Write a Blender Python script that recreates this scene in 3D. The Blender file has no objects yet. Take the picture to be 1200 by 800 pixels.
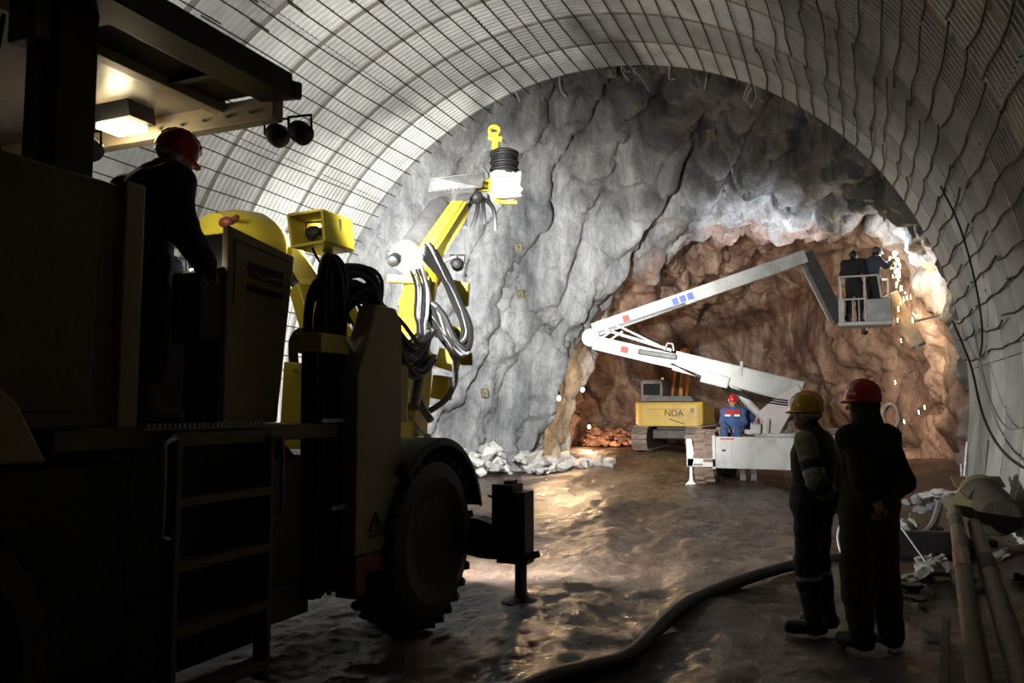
import bpy, bmesh, math, random
import numpy as np
from mathutils import Vector, Matrix, noise

random.seed(7)
sc = bpy.context.scene
COL = sc.collection
R = math.radians

# ---------------------------------------------------------------- camera, world, exposure
cd = bpy.data.cameras.new('camera'); cam = bpy.data.objects.new('camera', cd); COL.objects.link(cam)
cam.location = (0, 0, 1.66)
cam.rotation_euler = (R(90 + 4.683), 0, R(22.982))
cd.sensor_width = 36.0; cd.lens = 28.2; cd.clip_end = 200
sc.camera = cam
w = bpy.data.worlds.new('world'); sc.world = w; w.use_nodes = True
w.node_tree.nodes['Background'].inputs[0].default_value = (0.55, 0.6, 0.7, 1)
w.node_tree.nodes['Background'].inputs[1].default_value = 0.002
sc.view_settings.view_transform = 'Standard'; sc.view_settings.look = 'None'
sc.view_settings.gamma = 1.0; sc.view_settings.use_curve_mapping = False
sc.view_settings.exposure = 0.0
sc.cycles.use_denoising = True
sc.cycles.max_bounces = 6
sc.cycles.sample_clamp_indirect = 4.0

def aim(o, loc, target):
    o.location = loc
    o.rotation_euler = (Vector(target) - Vector(loc)).to_track_quat('-Z', 'Y').to_euler()
def spot(loc, target, power, angle, col=(1, 1, 1), radius=0.06, blend=0.6, name='spot_light'):
    l = bpy.data.lights.new(name, 'SPOT'); l.energy = power; l.spot_size = R(angle); l.spot_blend = blend
    l.color = col; l.shadow_soft_size = radius
    o = bpy.data.objects.new(name, l); COL.objects.link(o); aim(o, loc, target); return o
def point(loc, power, col=(1, 1, 1), radius=0.05, name='point_light'):
    l = bpy.data.lights.new(name, 'POINT'); l.energy = power; l.color = col; l.shadow_soft_size = radius
    o = bpy.data.objects.new(name, l); COL.objects.link(o); o.location = loc; return o

COOL = (0.985, 0.985, 0.97); WARM = (1.0, 0.74, 0.42); WHITE = (1.0, 0.97, 0.92)
# work lamps of the drilling rig (the lamp bodies are built with the rig)
spot((-4.40, 3.58, 3.28), (-4.95, 5.3, 3.0), 55, 40, WHITE, name='side_lamp_light')
spot((-3.54, 4.36, 3.49), (-9.0, 16.0, 6.6), 2600, 50, COOL, name='roof_lamp_light')
spot((-3.37, 4.38, 3.49), (-3.6, 20.0, 1.4), 2000, 52, COOL, name='roof_lamp_light')
spot((-4.12, 5.78, 3.14), (-11.2, 9.6, 5.0), 1900, 125, COOL, name='guard_lamp_light')
spot((-3.97, 7.86, 3.22), (-8.9, 18.2, 2.8), 10500, 78, COOL, name='boom_lamp_light')
spot((-4.30, 7.08, 3.18), (-4.6, 8.6, 3.9), 1100, 90, WHITE, name='boom_lamp_light')
spot((-3.66, 7.02, 1.0), (-3.2, 9.6, 0.0), 1200, 130, COOL, name='deck_lamp_light')
point((-4.55, 3.85, 3.50), 9, (1.0, 0.82, 0.5), 0.07, name='canopy_lamp_light')
# lights in the heading: welding arc, sparks, work lamps, added fill lamps
point((1.00, 20.35, 5.20), 150, (0.75, 0.83, 1.0), 0.04, name='welding_arc_light')
point((1.05, 20.90, 4.30), 170, (1.0, 0.74, 0.46), 0.10, name='spark_light')
spot((0.30, 20.62, 3.42), (1.3, 27.0, 2.4), 2000, 80, (1.0, 0.80, 0.58), name='added_basket_light')  # unseen lamp added to warm the right wall of the heading
spot((-2.25, 21.40, 1.25), (-2.1, 21.75, 6.4), 3000, 42, (0.82, 0.88, 1.0), name='added_uplight')  # unseen uplight added to brighten the lip of the heading
point((-7.93, 22.18, 1.77), 420, (1.0, 0.64, 0.34), 0.05, name='niche_lamp_light')
point((-9.85, 31.2, 0.72), 260, (1.0, 0.60, 0.32), 0.06, name='muck_lamp_light')
spot((-1.6, 21.42, 1.2), (-5.2, 34.0, 2.6), 550, 110, (1.0, 0.9, 0.78), name='added_lift_light')  # unseen lamp added to brighten the rock face

# ---------------------------------------------------------------- helpers
def link(o, parent=None):
    COL.objects.link(o)
    if parent is not None:
        o.parent = parent
    return o
def empty(name, loc=(0, 0, 0), rz=0.0):
    o = bpy.data.objects.new(name, None); COL.objects.link(o)
    o.location = loc; o.rotation_euler = (0, 0, rz); o.empty_display_size = 0.2
    return o
def tag(o, label=None, cat=None, group=None, kind=None):
    if label: o['label'] = label
    if cat: o['category'] = cat
    if group: o['group'] = group
    if kind: o['kind'] = kind
    return o
def thing(name, label, cat, loc=(0, 0, 0), rz=0.0, group=None):
    return tag(empty(name, loc, rz), label, cat, group)
def V(p): return Vector(p)
def spline(pts, k=6):
    P = [Vector(p) for p in pts]
    if len(P) < 3: return P
    out = []
    for i in range(len(P) - 1):
        a = P[max(i - 1, 0)]; b = P[i]; c = P[i + 1]; d = P[min(i + 2, len(P) - 1)]
        for j in range(k):
            t = j / k
            out.append(0.5 * ((2 * b) + (c - a) * t + (2 * a - 5 * b + 4 * c - d) * t * t + (3 * b - a - 3 * c + d) * t ** 3))
    out.append(P[-1]); return out
def frame(d):
    d = Vector(d).normalized()
    a = Vector((0, 0, 1)) if abs(d.z) < 0.9 else Vector((1, 0, 0))
    u = d.cross(a).normalized(); return u, u.cross(d).normalized()

class MB:
    """collects shapes; build() links them as one mesh object"""
    def __init__(s): s.v = []; s.f = []
    def add(s, vs, fs):
        n = len(s.v); s.v += [tuple(p) for p in vs]; s.f += [tuple(i + n for i in f) for f in fs]; return s
    def box(s, lo, hi):
        x0, y0, z0 = lo; x1, y1, z1 = hi
        return s.add([(x0,y0,z0),(x1,y0,z0),(x1,y1,z0),(x0,y1,z0),(x0,y0,z1),(x1,y0,z1),(x1,y1,z1),(x0,y1,z1)],
                     [(0,3,2,1),(4,5,6,7),(0,1,5,4),(1,2,6,5),(2,3,7,6),(3,0,4,7)])
    def obox(s, c, size, rot=(0, 0, 0)):
        from mathutils import Euler
        m = Euler(rot).to_matrix(); hx, hy, hz = [q / 2 for q in size]
        vs = [Vector(c) + m @ Vector(p) for p in [(-hx,-hy,-hz),(hx,-hy,-hz),(hx,hy,-hz),(-hx,hy,-hz),(-hx,-hy,hz),(hx,-hy,hz),(hx,hy,hz),(-hx,hy,hz)]]
        return s.add(vs, [(0,3,2,1),(4,5,6,7),(0,1,5,4),(1,2,6,5),(2,3,7,6),(3,0,4,7)])
    def bar(s, p, q, wd, ht, up=(0, 0, 1), w2=None, h2=None):
        p = V(p); q = V(q); d = (q - p).normalized(); u = d.cross(V(up))
        if u.length < 1e-4: u = d.cross(Vector((0, 1, 0)))
        u.normalize(); n = u.cross(d)
        w2 = wd if w2 is None else w2; h2 = ht if h2 is None else h2
        vs = []
        for c, a, b in ((p, wd / 2, ht / 2), (q, w2 / 2, h2 / 2)):
            vs += [c - u * a - n * b, c + u * a - n * b, c + u * a + n * b, c - u * a + n * b]
        return s.add(vs, [(0,1,2,3),(7,6,5,4),(0,4,5,1),(1,5,6,2),(2,6,7,3),(3,7,4,0)])
    def tube(s, pts, r, n=8, caps=True):
        P = [V(p) for p in pts]; rs = r if isinstance(r, (list, tuple)) else [r] * len(P)
        d = (P[1] - P[0]).normalized(); u, v = frame(d); base = len(s.v); vs = []; fs = []
        for i, p in enumerate(P):
            t = (P[min(i + 1, len(P) - 1)] - P[max(i - 1, 0)])
            if t.length > 1e-9:
                t.normalize(); u = (u - t * u.dot(t)).normalized(); v = t.cross(u)
            for j in range(n):
                a = 2 * math.pi * j / n; vs.append(p + (u * math.cos(a) + v * math.sin(a)) * rs[i])
        for i in range(len(P) - 1):
            for j in range(n):
                k = (j + 1) % n; fs.append((i*n + j, i*n + k, (i+1)*n + k, (i+1)*n + j))
        if caps: fs.append(tuple(reversed(range(n)))); fs.append(tuple((len(P)-1)*n + j for j in range(n)))
        return s.add(vs, fs)
    def cyl(s, p, q, r, n=16, r2=None): return s.tube([p, q], [r, r if r2 is None else r2], n)
    def lathe(s, c, axis, prof, n=24, closed=False):
        c = V(c); a = V(axis).normalized(); u, v = frame(a); vs = []; fs = []; m = len(prof)
        for (r, h) in prof:
            for j in range(n):
                t = 2 * math.pi * j / n; vs.append(c + a * h + (u * math.cos(t) + v * math.sin(t)) * r)
        for i in range(m if closed else m - 1):
            i2 = (i + 1) % m
            for j in range(n):
                k = (j + 1) % n; fs.append((i*n + j, i2*n + j, i2*n + k, i*n + k))
        if not closed: fs.append(tuple(range(n))); fs.append(tuple(reversed([(m-1)*n + j for j in range(n)])))
        return s.add(vs, fs)
    def prism(s, poly, ext):
        n = len(poly); e = V(ext); vs = [V(p) for p in poly] + [V(p) + e for p in poly]
        fs = [tuple(reversed(range(n))), tuple(range(n, 2 * n))] + [(i, (i+1) % n, n + (i+1) % n, n + i) for i in range(n)]
        return s.add(vs, fs)
    def ell(s, c, rad, n=14, m=8, rot=(0, 0, 0)):
        from mathutils import Euler
        M = Euler(rot).to_matrix(); vs = []; fs = []
        for i in range(1, m):
            ph = math.pi * i / m
            for j in range(n):
                th = 2 * math.pi * j / n
                vs.append(V(c) + M @ Vector((rad[0]*math.sin(ph)*math.cos(th), rad[1]*math.sin(ph)*math.sin(th), rad[2]*math.cos(ph))))
        t = len(vs); vs += [V(c) + M @ Vector((0, 0, rad[2])), V(c) - M @ Vector((0, 0, rad[2]))]
        for i in range(m - 2):
            for j in range(n):
                k = (j+1) % n; fs.append((i*n+j, (i+1)*n+j, (i+1)*n+k, i*n+k))
        for j in range(n):
            k = (j+1) % n; fs.append((t, j, k)); fs.append((t+1, (m-2)*n+k, (m-2)*n+j))
        return s.add(vs, fs)
    def mesh(s, name, mat=None, smooth=False, fix=True):
        me = bpy.data.meshes.new(name); me.from_pydata(s.v, [], s.f)
        if fix:
            bm = bmesh.new(); bm.from_mesh(me); bmesh.ops.recalc_face_normals(bm, faces=bm.faces); bm.to_mesh(me); bm.free()
        if mat: me.materials.append(mat)
        if smooth:
            me.polygons.foreach_set('use_smooth', [True] * len(me.polygons))
            try: me.set_sharp_from_angle(angle=R(40))
            except Exception: pass
        me.update(); return me
    def build(s, name, mat, parent=None, smooth=False, bevel=0.0, world=True):
        o = bpy.data.objects.new(name, s.mesh(name, mat, smooth)); link(o, parent)
        if parent is not None and world:
            M = Matrix.Identity(4); p = parent
            while p is not None:
                M = Matrix.Translation(p.location) @ p.rotation_euler.to_matrix().to_4x4() @ M if p.type == 'EMPTY' else M
                p = p.parent
            o.matrix_parent_inverse = M.inverted()
            if parent.type != 'EMPTY' :
                o.matrix_parent_inverse = Matrix.Identity(4)
        if bevel > 0:
            b = o.modifiers.new('bevel', 'BEVEL'); b.width = bevel; b.segments = 2; b.limit_method = 'ANGLE'; b.angle_limit = R(35)
        return o

# ---------------------------------------------------------------- materials
MATS = {}
def nodes_of(m): return m.node_tree.nodes, m.node_tree.links
def mat(name, col, rough=0.5, metal=0.0, col2=None, nscale=6.0, bump=0.0, bscale=30.0, rvar=0.0, stretch=(1, 1, 1), fac=(0.35, 0.65), emit=None, estr=0.0, spec=None, rnd=0.0, coat=0.0):
    if name in MATS: return MATS[name]
    m = bpy.data.materials.new(name); m.use_nodes = True; N, L = nodes_of(m); b = N['Principled BSDF']
    b.inputs['Base Color'].default_value = (*col, 1); b.inputs['Roughness'].default_value = rough; b.inputs['Metallic'].default_value = metal
    if spec is not None: b.inputs['Specular IOR Level'].default_value = spec
    if coat: b.inputs['Coat Weight'].default_value = coat
    tc = N.new('ShaderNodeTexCoord'); mp = N.new('ShaderNodeMapping'); mp.inputs['Scale'].default_value = stretch
    L.new(tc.outputs['Object'], mp.inputs[0]); src = None
    if col2 is not None:
        n = N.new('ShaderNodeTexNoise'); n.inputs['Scale'].default_value = nscale; n.inputs['Detail'].default_value = 6; n.inputs['Roughness'].default_value = 0.65
        L.new(mp.outputs[0], n.inputs['Vector'])
        r = N.new('ShaderNodeValToRGB'); r.color_ramp.elements[0].position = fac[0]; r.color_ramp.elements[1].position = fac[1]
        r.color_ramp.elements[0].color = (*col, 1); r.color_ramp.elements[1].color = (*col2, 1)
        L.new(n.outputs['Fac'], r.inputs[0]); src = r.outputs[0]
        if rvar:
            mr = N.new('ShaderNodeMapRange'); mr.inputs['To Min'].default_value = rough - rvar; mr.inputs['To Max'].default_value = rough + rvar
            L.new(n.outputs['Fac'], mr.inputs[0]); L.new(mr.outputs[0], b.inputs['Roughness'])
    if rnd:
        oi = N.new('ShaderNodeObjectInfo'); mr = N.new('ShaderNodeMapRange'); mr.inputs['To Min'].default_value = 1 - rnd; mr.inputs['To Max'].default_value = 1 + rnd
        hs = N.new('ShaderNodeHueSaturation'); L.new(oi.outputs['Random'], mr.inputs[0]); L.new(mr.outputs[0], hs.inputs['Value'])
        hs.inputs['Color'].default_value = (*col, 1)
        if src: L.new(src, hs.inputs['Color'])
        src = hs.outputs[0]
    if src: L.new(src, b.inputs['Base Color'])
    if bump:
        n2 = N.new('ShaderNodeTexNoise'); n2.inputs['Scale'].default_value = bscale; n2.inputs['Detail'].default_value = 5
        L.new(mp.outputs[0], n2.inputs['Vector']); bp = N.new('ShaderNodeBump'); bp.inputs['Strength'].default_value = bump; bp.inputs['Distance'].default_value = 0.02
        L.new(n2.outputs['Fac'], bp.inputs['Height']); L.new(bp.outputs[0], b.inputs['Normal'])
    if emit: b.inputs['Emission Color'].default_value = (*emit, 1); b.inputs['Emission Strength'].default_value = estr
    MATS[name] = m; return m

def rock_material():
    m = bpy.data.materials.new('rock'); m.use_nodes = True; N, L = nodes_of(m); b = N['Principled BSDF']
    tc = N.new('ShaderNodeTexCoord')
    def nz(scale, detail=8, rough=0.6, dist=0.0, vec=None):
        n = N.new('ShaderNodeTexNoise'); n.inputs['Scale'].default_value = scale; n.inputs['Detail'].default_value = detail
        n.inputs['Roughness'].default_value = rough; n.inputs['Distortion'].default_value = dist
        L.new(vec or tc.outputs['Object'], n.inputs['Vector']); return n.outputs['Fac']
    def ramp(src, stops):
        r = N.new('ShaderNodeValToRGB'); e = r.color_ramp.elements
        while len(e) < len(stops): e.new(0.5)
        for k, (p, c) in enumerate(stops): e[k].position = p; e[k].color = (*c, 1)
        L.new(src, r.inputs[0]); return r.outputs[0]
    def mix(f, a, c, mode='MIX'):
        x = N.new('ShaderNodeMix'); x.data_type = 'RGBA'; x.blend_type = mode
        if isinstance(f, float): x.inputs[0].default_value = f
        else: L.new(f, x.inputs[0])
        L.new(a, x.inputs[6]); L.new(c, x.inputs[7]); return x.outputs[2]
    def math_(op, a, c=None):
        x = N.new('ShaderNodeMath'); x.operation = op
        for k, q in enumerate((a, c)):
            if q is None: continue
            if isinstance(q, (int, float)): x.inputs[k].default_value = q
            else: L.new(q, x.inputs[k])
        return x.outputs[0]
    # strata run diagonally: stretched coordinates
    mp = N.new('ShaderNodeMapping'); mp.inputs['Rotation'].default_value = (0, R(-28), 0); mp.inputs['Scale'].default_value = (1.5, 0.9, 0.42)
    L.new(tc.outputs['Object'], mp.inputs[0]); sv = mp.outputs[0]
    mp2 = N.new('ShaderNodeMapping'); mp2.inputs['Rotation'].default_value = (0, R(39), 0); mp2.inputs['Scale'].default_value = (1.5, 0.8, 0.40)
    L.new(tc.outputs['Object'], mp2.inputs[0]); sb = mp2.outputs[0]
    grey = ramp(nz(0.75, 9, 0.62, 0.15, sv), [(0.28, (0.06, 0.061, 0.063)), (0.41, (0.20, 0.205, 0.21)), (0.56, (0.40, 0.405, 0.40)), (0.72, (0.60, 0.61, 0.60))])
    brown = ramp(nz(0.8, 10, 0.66, 0.6, sb), [(0.28, (0.08, 0.046, 0.036)), (0.43, (0.19, 0.112, 0.084)), (0.56, (0.33, 0.23, 0.175)), (0.72, (0.50, 0.42, 0.34))])
    sx = N.new('ShaderNodeSeparateXYZ'); L.new(tc.outputs['Object'], sx.inputs[0])
    # where the sprayed grey rock ends and the bare brown rock begins (deeper on the left)
    left = math_('MULTIPLY', math_('MAXIMUM', math_('SUBTRACT', math_('MULTIPLY', sx.outputs[0], -1.0), 5.6), 0.0), 1.6)
    edge = math_('SUBTRACT', math_('ADD', sx.outputs[1], math_('MULTIPLY', math_('SUBTRACT', nz(0.7, 6), 0.5), 5.0)), math_('MINIMUM', left, 4.0))
    mr = N.new('ShaderNodeMapRange'); mr.inputs['From Min'].default_value = 21.4; mr.inputs['From Max'].default_value = 22.4; L.new(edge, mr.inputs[0])
    darker = math_('ADD', sx.outputs[2], math_('MULTIPLY', math_('SUBTRACT', nz(0.5, 5), 0.5), 4.0))  # the grey turns darker higher up and to the right
    darker = math_('ADD', darker, math_('MULTIPLY', math_('ADD', sx.outputs[0], 6.0), 0.35))
    darker = math_('SUBTRACT', darker, math_('MULTIPLY', math_('MAXIMUM', math_('SUBTRACT', sx.outputs[1], 20.1), 0.0), 2.4))   # less of the dark tone along the lip of the heading
    mb_ = N.new('ShaderNodeMapRange'); mb_.inputs['From Min'].default_value = 6.2; mb_.inputs['From Max'].default_value = 7.6; L.new(darker, mb_.inputs[0])
    dark = ramp(nz(0.9, 10, 0.68, 0.4, sv), [(0.26, (0.035, 0.034, 0.033)), (0.45, (0.10, 0.098, 0.092)), (0.60, (0.18, 0.175, 0.165)), (0.78, (0.30, 0.285, 0.26))])
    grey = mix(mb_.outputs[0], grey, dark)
    c = mix(mr.outputs[0], grey, brown)
    crack = ramp(nz(1.6, 12, 0.75, 1.2, sv), [(0.44, (1, 1, 1)), (0.49, (0.35, 0.34, 0.33)), (0.52, (1, 1, 1)), (0.9, (1, 1, 1))])
    c = mix(0.5, c, crack, 'MULTIPLY')
    L.new(c, b.inputs['Base Color']); b.inputs['Roughness'].default_value = 0.72
    vo = N.new('ShaderNodeTexVoronoi'); vo.inputs['Scale'].default_value = 1.7; vo.feature = 'F1'; L.new(sv, vo.inputs['Vector'])
    h = math_('ADD', math_('MULTIPLY', nz(3.4, 12, 0.70, 0.3), 1.0), math_('MULTIPLY', vo.outputs['Distance'], 0.45))
    bp = N.new('ShaderNodeBump'); bp.inputs['Strength'].default_value = 1.0; bp.inputs['Distance'].default_value = 0.17
    L.new(h, bp.inputs['Height']); L.new(bp.outputs[0], b.inputs['Normal'])
    return m

def mud_material():
    m = bpy.data.materials.new('mud'); m.use_nodes = True; N, L = nodes_of(m); b = N['Principled BSDF']
    tc = N.new('ShaderNodeTexCoord'); mp = N.new('ShaderNodeMapping'); mp.inputs['Rotation'].default_value = (0, 0, R(-12)); mp.inputs['Scale'].default_value = (1.0, 0.4, 1.0)
    L.new(tc.outputs['Object'], mp.inputs[0])
    def nz(scale, detail=8, rough=0.6, vec=None):
        n = N.new('ShaderNodeTexNoise'); n.inputs['Scale'].default_value = scale; n.inputs['Detail'].default_value = detail; n.inputs['Roughness'].default_value = rough
        L.new(vec or tc.outputs['Object'], n.inputs['Vector']); return n.outputs['Fac']
    r = N.new('ShaderNodeValToRGB'); e = r.color_ramp.elements; e.new(0.5)
    for k, (p, c) in enumerate([(0.3, (0.026, 0.016, 0.011)), (0.5, (0.068, 0.043, 0.028)), (0.72, (0.14, 0.098, 0.068))]): e[k].position = p; e[k].color = (*c, 1)
    L.new(nz(0.9, 10, 0.7, mp.outputs[0]), r.inputs[0]); L.new(r.outputs[0], b.inputs['Base Color'])
    mr = N.new('ShaderNodeMapRange'); mr.inputs['From Min'].default_value = 0.35; mr.inputs['From Max'].default_value = 0.65; mr.inputs['To Min'].default_value = 0.06; mr.inputs['To Max'].default_value = 0.50
    L.new(nz(0.7, 6, 0.6, mp.outputs[0]), mr.inputs[0]); L.new(mr.outputs[0], b.inputs['Roughness'])
    a = N.new('ShaderNodeMath'); a.operation = 'ADD'; L.new(nz(9, 10, 0.72), a.inputs[0]); L.new(nz(2.5, 8, 0.65, mp.outputs[0]), a.inputs[1])
    bp = N.new('ShaderNodeBump'); bp.inputs['Strength'].default_value = 1.0; bp.inputs['Distance'].default_value = 0.075
    L.new(a.outputs[0], bp.inputs['Height']); L.new(bp.outputs[0], b.inputs['Normal'])
    return m

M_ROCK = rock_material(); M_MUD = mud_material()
M_SHEET = mat('ribbed_sheet', (0.31, 0.305, 0.285), 0.55, 0.0, (0.46, 0.45, 0.42), 1.6, 0.3, 14)
_N, _L = nodes_of(M_SHEET); _b = _N['Principled BSDF']; _oi = _N.new('ShaderNodeObjectInfo'); _mx = _N.new('ShaderNodeMix'); _mx.data_type = 'RGBA'; _mx.blend_type = 'MULTIPLY'; _mx.inputs[0].default_value = 1.0
_src = _b.inputs['Base Color'].links[0].from_socket; _L.new(_src, _mx.inputs[6]); _L.new(_oi.outputs['Color'], _mx.inputs[7]); _L.new(_mx.outputs[2], _b.inputs['Base Color'])
M_RIB = mat('stained_rib', (0.15, 0.14, 0.12), 0.75, 0.0, (0.38, 0.34, 0.24), 2.4, 0.6, 25, fac=(0.5, 0.75))
M_REBAR = mat('rusty_rebar', (0.014, 0.011, 0.010), 0.7, 0.0, (0.035, 0.022, 0.015), 8)
M_GALV = mat('dull_steel', (0.32, 0.32, 0.32), 0.5, 0.5, (0.5, 0.5, 0.48), 10)
M_PLATE = mat('bolt_plate', (0.10, 0.085, 0.05), 0.7, 0.2, (0.2, 0.18, 0.11), 9)
M_STONE = mat('broken_stone', (0.26, 0.25, 0.24), 0.8, 0.0, (0.45, 0.43, 0.40), 5, 0.6, 12, rnd=0.25)
M_REDSTONE = mat('red_stone', (0.22, 0.10, 0.06), 0.8, 0.0, (0.42, 0.24, 0.15), 5, 0.6, 12, rnd=0.3)

# ---------------------------------------------------------------- tunnel lining
CX, CZ, RL, YE = -5.13, 2.02, 7.06, 16.5
RING = 1.25
def arch(a, rad, y):          # angle in degrees, 0 = right springing, 180 = left
    return Vector((CX + rad * math.cos(R(a)), y, CZ + rad * math.sin(R(a))))
A0, A1 = -17.0, 197.0
lining = tag(empty('wall_lining', (CX, 8, 0)), 'vaulted tunnel lining of pale ribbed steel sheets behind rebar', 'tunnel lining', kind='structure')
NSEG = 11
STEP = (A1 - A0) / NSEG
def panel_mesh(k):
    a0 = A0 + STEP * k + 0.06; a1 = A0 + STEP * (k + 1) - 0.06
    prof = [(0.0, 0.05), (0.05, 0.05)]; n = 9; p = (RING - 0.14) / n; y = 0.05
    for i in range(n):
        prof += [(y + p * 0.10, 0.0), (y + p * 0.72, 0.008), (y + p * 0.80, -0.022), (y + p * 0.92, -0.022)]; y += p
    prof += [(RING - 0.06, 0.01)]
    mb = MB(); na = 8; vs = []; fs = []
    for (yy, dr) in prof:
        for j in range(na + 1):
            vs.append(arch(a0 + (a1 - a0) * j / na, RL + dr, 0) - Vector((CX, 0, 0)) + Vector((0, -yy, 0)))
    for i in range(len(prof) - 1):
        for j in range(na): fs.append((i*(na+1)+j, i*(na+1)+j+1, (i+1)*(na+1)+j+1, (i+1)*(na+1)+j))
    mb.add(vs, fs)
    me = mb.mesh('ribbed_panel', M_SHEET, fix=False); return me
PM = [panel_mesh(k) for k in range(NSEG)]
NR = 17
for i in range(NR):
    for k in range(NSEG):
        o = bpy.data.objects.new('ribbed_panel', PM[k]); COL.objects.link(o); o.parent = lining
        o.location = (0, YE - 8 - RING * i, 0)
        t_ = (1.05, 0.72, 0.95, 0.78, 1.0, 0.70)[i % 6] * random.uniform(0.90, 1.08); o.color = (t_, t_, t_ * 0.985, 1)   # sheets of different batches
def arc_tube(rad, y, w_, h_, n=60):
    mb = MB(); vs = []; fs = []
    for j in range(n + 1):
        a = A0 + (A1 - A0) * j / n
        wob = 0.012 * noise.noise((j * 0.7, y * 3, 0))
        for (dr, dy) in ((0, 0), (-h_, 0.15 * w_), (-h_, 0.85 * w_), (0, w_)):
            vs.append(arch(a, rad + dr + wob, y + dy + wob) - Vector((CX, y, 0)))
    for j in range(n):
        for q in range(3): fs.append((j*4+q, j*4+q+1, (j+1)*4+q+1, (j+1)*4+q))
    mb.add(vs, fs); return mb.mesh('steel_rib', M_RIB, smooth=False)
RIBS = [arc_tube(RL + 0.06, 3.7 * i, 0.13, 0.055) for i in range(3)]
for i in range(1, NR):
    o = bpy.data.objects.new('steel_rib', RIBS[i % 3]); COL.objects.link(o); o.parent = lining
    o.location = (0, YE - 8 - RING * i - 0.065, 0)
# end flange of the last ring
mb = MB(); vs = []; fs = []; n = 90
for j in range(n + 1):
    a = A0 + (A1 - A0) * j / n
    for (rr, dy) in ((RL + 0.05, 0), (RL + 0.42, 0.02), (RL + 0.42, 0.16), (RL + 0.06, 0.10)):
        vs.append(arch(a, rr + 0.02 * noise.noise((j * 0.9, rr, 3)), YE + dy))
for j in range(n):
    for q in range(4): fs.append((j*4+q, j*4+(q+1) % 4, (j+1)*4+(q+1) % 4, (j+1)*4+q))
mb.add(vs, fs).build('end_flange', M_RIB, lining)
# long reinforcing bars
rng = random.Random(3)
nb = 62
for b in range(nb):
    a = 4 + 172.0 * b / (nb - 1)
    if a > 58:                                   # straight bars over crown and left
        y = YE + rng.uniform(0.0, 0.35)
        while y > 3.0:
            ln = rng.uniform(5.5, 7.5); y2 = max(y - ln, 1.0); da = rng.uniform(-0.25, 0.25); pts = []
            for q in range(9):
                t = q / 8
                pts.append(arch(a + da + 0.18 * math.sin(t * 6 + b), RL - 0.05 - 0.02 * math.sin(t * 9 + b * 2), y + (y2 - y) * t))
            mb = MB().tube(pts, 0.012, 5); mb.build('reinforcing_bar', M_REBAR, lining)
            y = y2 + 0.4
    else:                                        # loose sagging lengths on the right wall
        y = YE + rng.uniform(-0.1, 0.3)
        if b % 1 == 0:
            while y > 4.0:
                ln = rng.uniform(2.2, 3.4); y2 = y - ln; da = rng.uniform(-0.35, 0.35); sag = rng.uniform(0.2, 1.1); pts = []
                off = rng.uniform(0.04, 0.10)
                for q in range(9):
                    t = q / 8
                    pts.append(arch(a + da - sag * math.sin(t * 2.6) * (0.4 + 0.6 * t) + 0.12 * math.sin(t * 14 + b), RL - 0.04 - off * t * t - 0.015 * math.sin(t * 11 + b), y + (y2 - y) * t))
                MB().tube(pts, rng.uniform(0.012, 0.016), 5).build('reinforcing_bar', M_REBAR, lining)
                y = y2 + rng.uniform(0.1, 0.5)
# bent bar ends sticking out past the last ring
for b in range(30):
    a = rng.uniform(20, 165); ln = rng.uniform(0.25, 0.6); p = arch(a, RL + rng.uniform(0.0, 0.2), YE + 0.05)
    q = p + Vector((rng.uniform(-0.25, 0.25), ln, rng.uniform(-0.3, 0.15)))
    e = q + Vector((rng.uniform(-0.15, 0.15), rng.uniform(0.0, 0.2), rng.uniform(-0.25, 0.05)))
    MB().tube(spline([p, q, e], 4), 0.016, 6).build('rebar_stub', M_GALV, lining)

# ---------------------------------------------------------------- rock beyond the lining
outer = [(-12.55, -0.4)] + [(CX + 7.5 * math.cos(R(a)), CZ + 7.5 * math.sin(R(a))) for a in (180, 160, 140, 120, 100, 80, 60, 40, 20, 0)] + [(2.35, -0.4)]
head = [(-7.3, -0.4), (-7.5, 1.3), (-7.1, 2.8), (-6.4, 4.0), (-5.3, 5.1), (-4.2, 5.8), (-2.4, 6.3), (-0.7, 6.05), (0.9, 5.4), (1.6, 3.9), (2.2, 2.2), (2.5, -0.4)]
def blend(fl, ft, fr):
    f = [fl, fl, fl, fl * 0.8 + ft * 0.2, (fl + ft) / 2, ft, ft, ft, (ft + fr) / 2, fr, fr, fr]
    return [(a[0] + (b[0] - a[0]) * k, a[1] + (b[1] - a[1]) * k) for a, b, k in zip(outer, head, f)]
def repl(P, d): P = list(P); [P.__setitem__(k, v) for k, v in d.items()]; return P
def grow(P, g, c=(-2.8, 1.5)): return [(c[0] + (x - c[0]) * g, c[1] + (z - c[1]) * g if z > 0 else z) for x, z in P]
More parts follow.
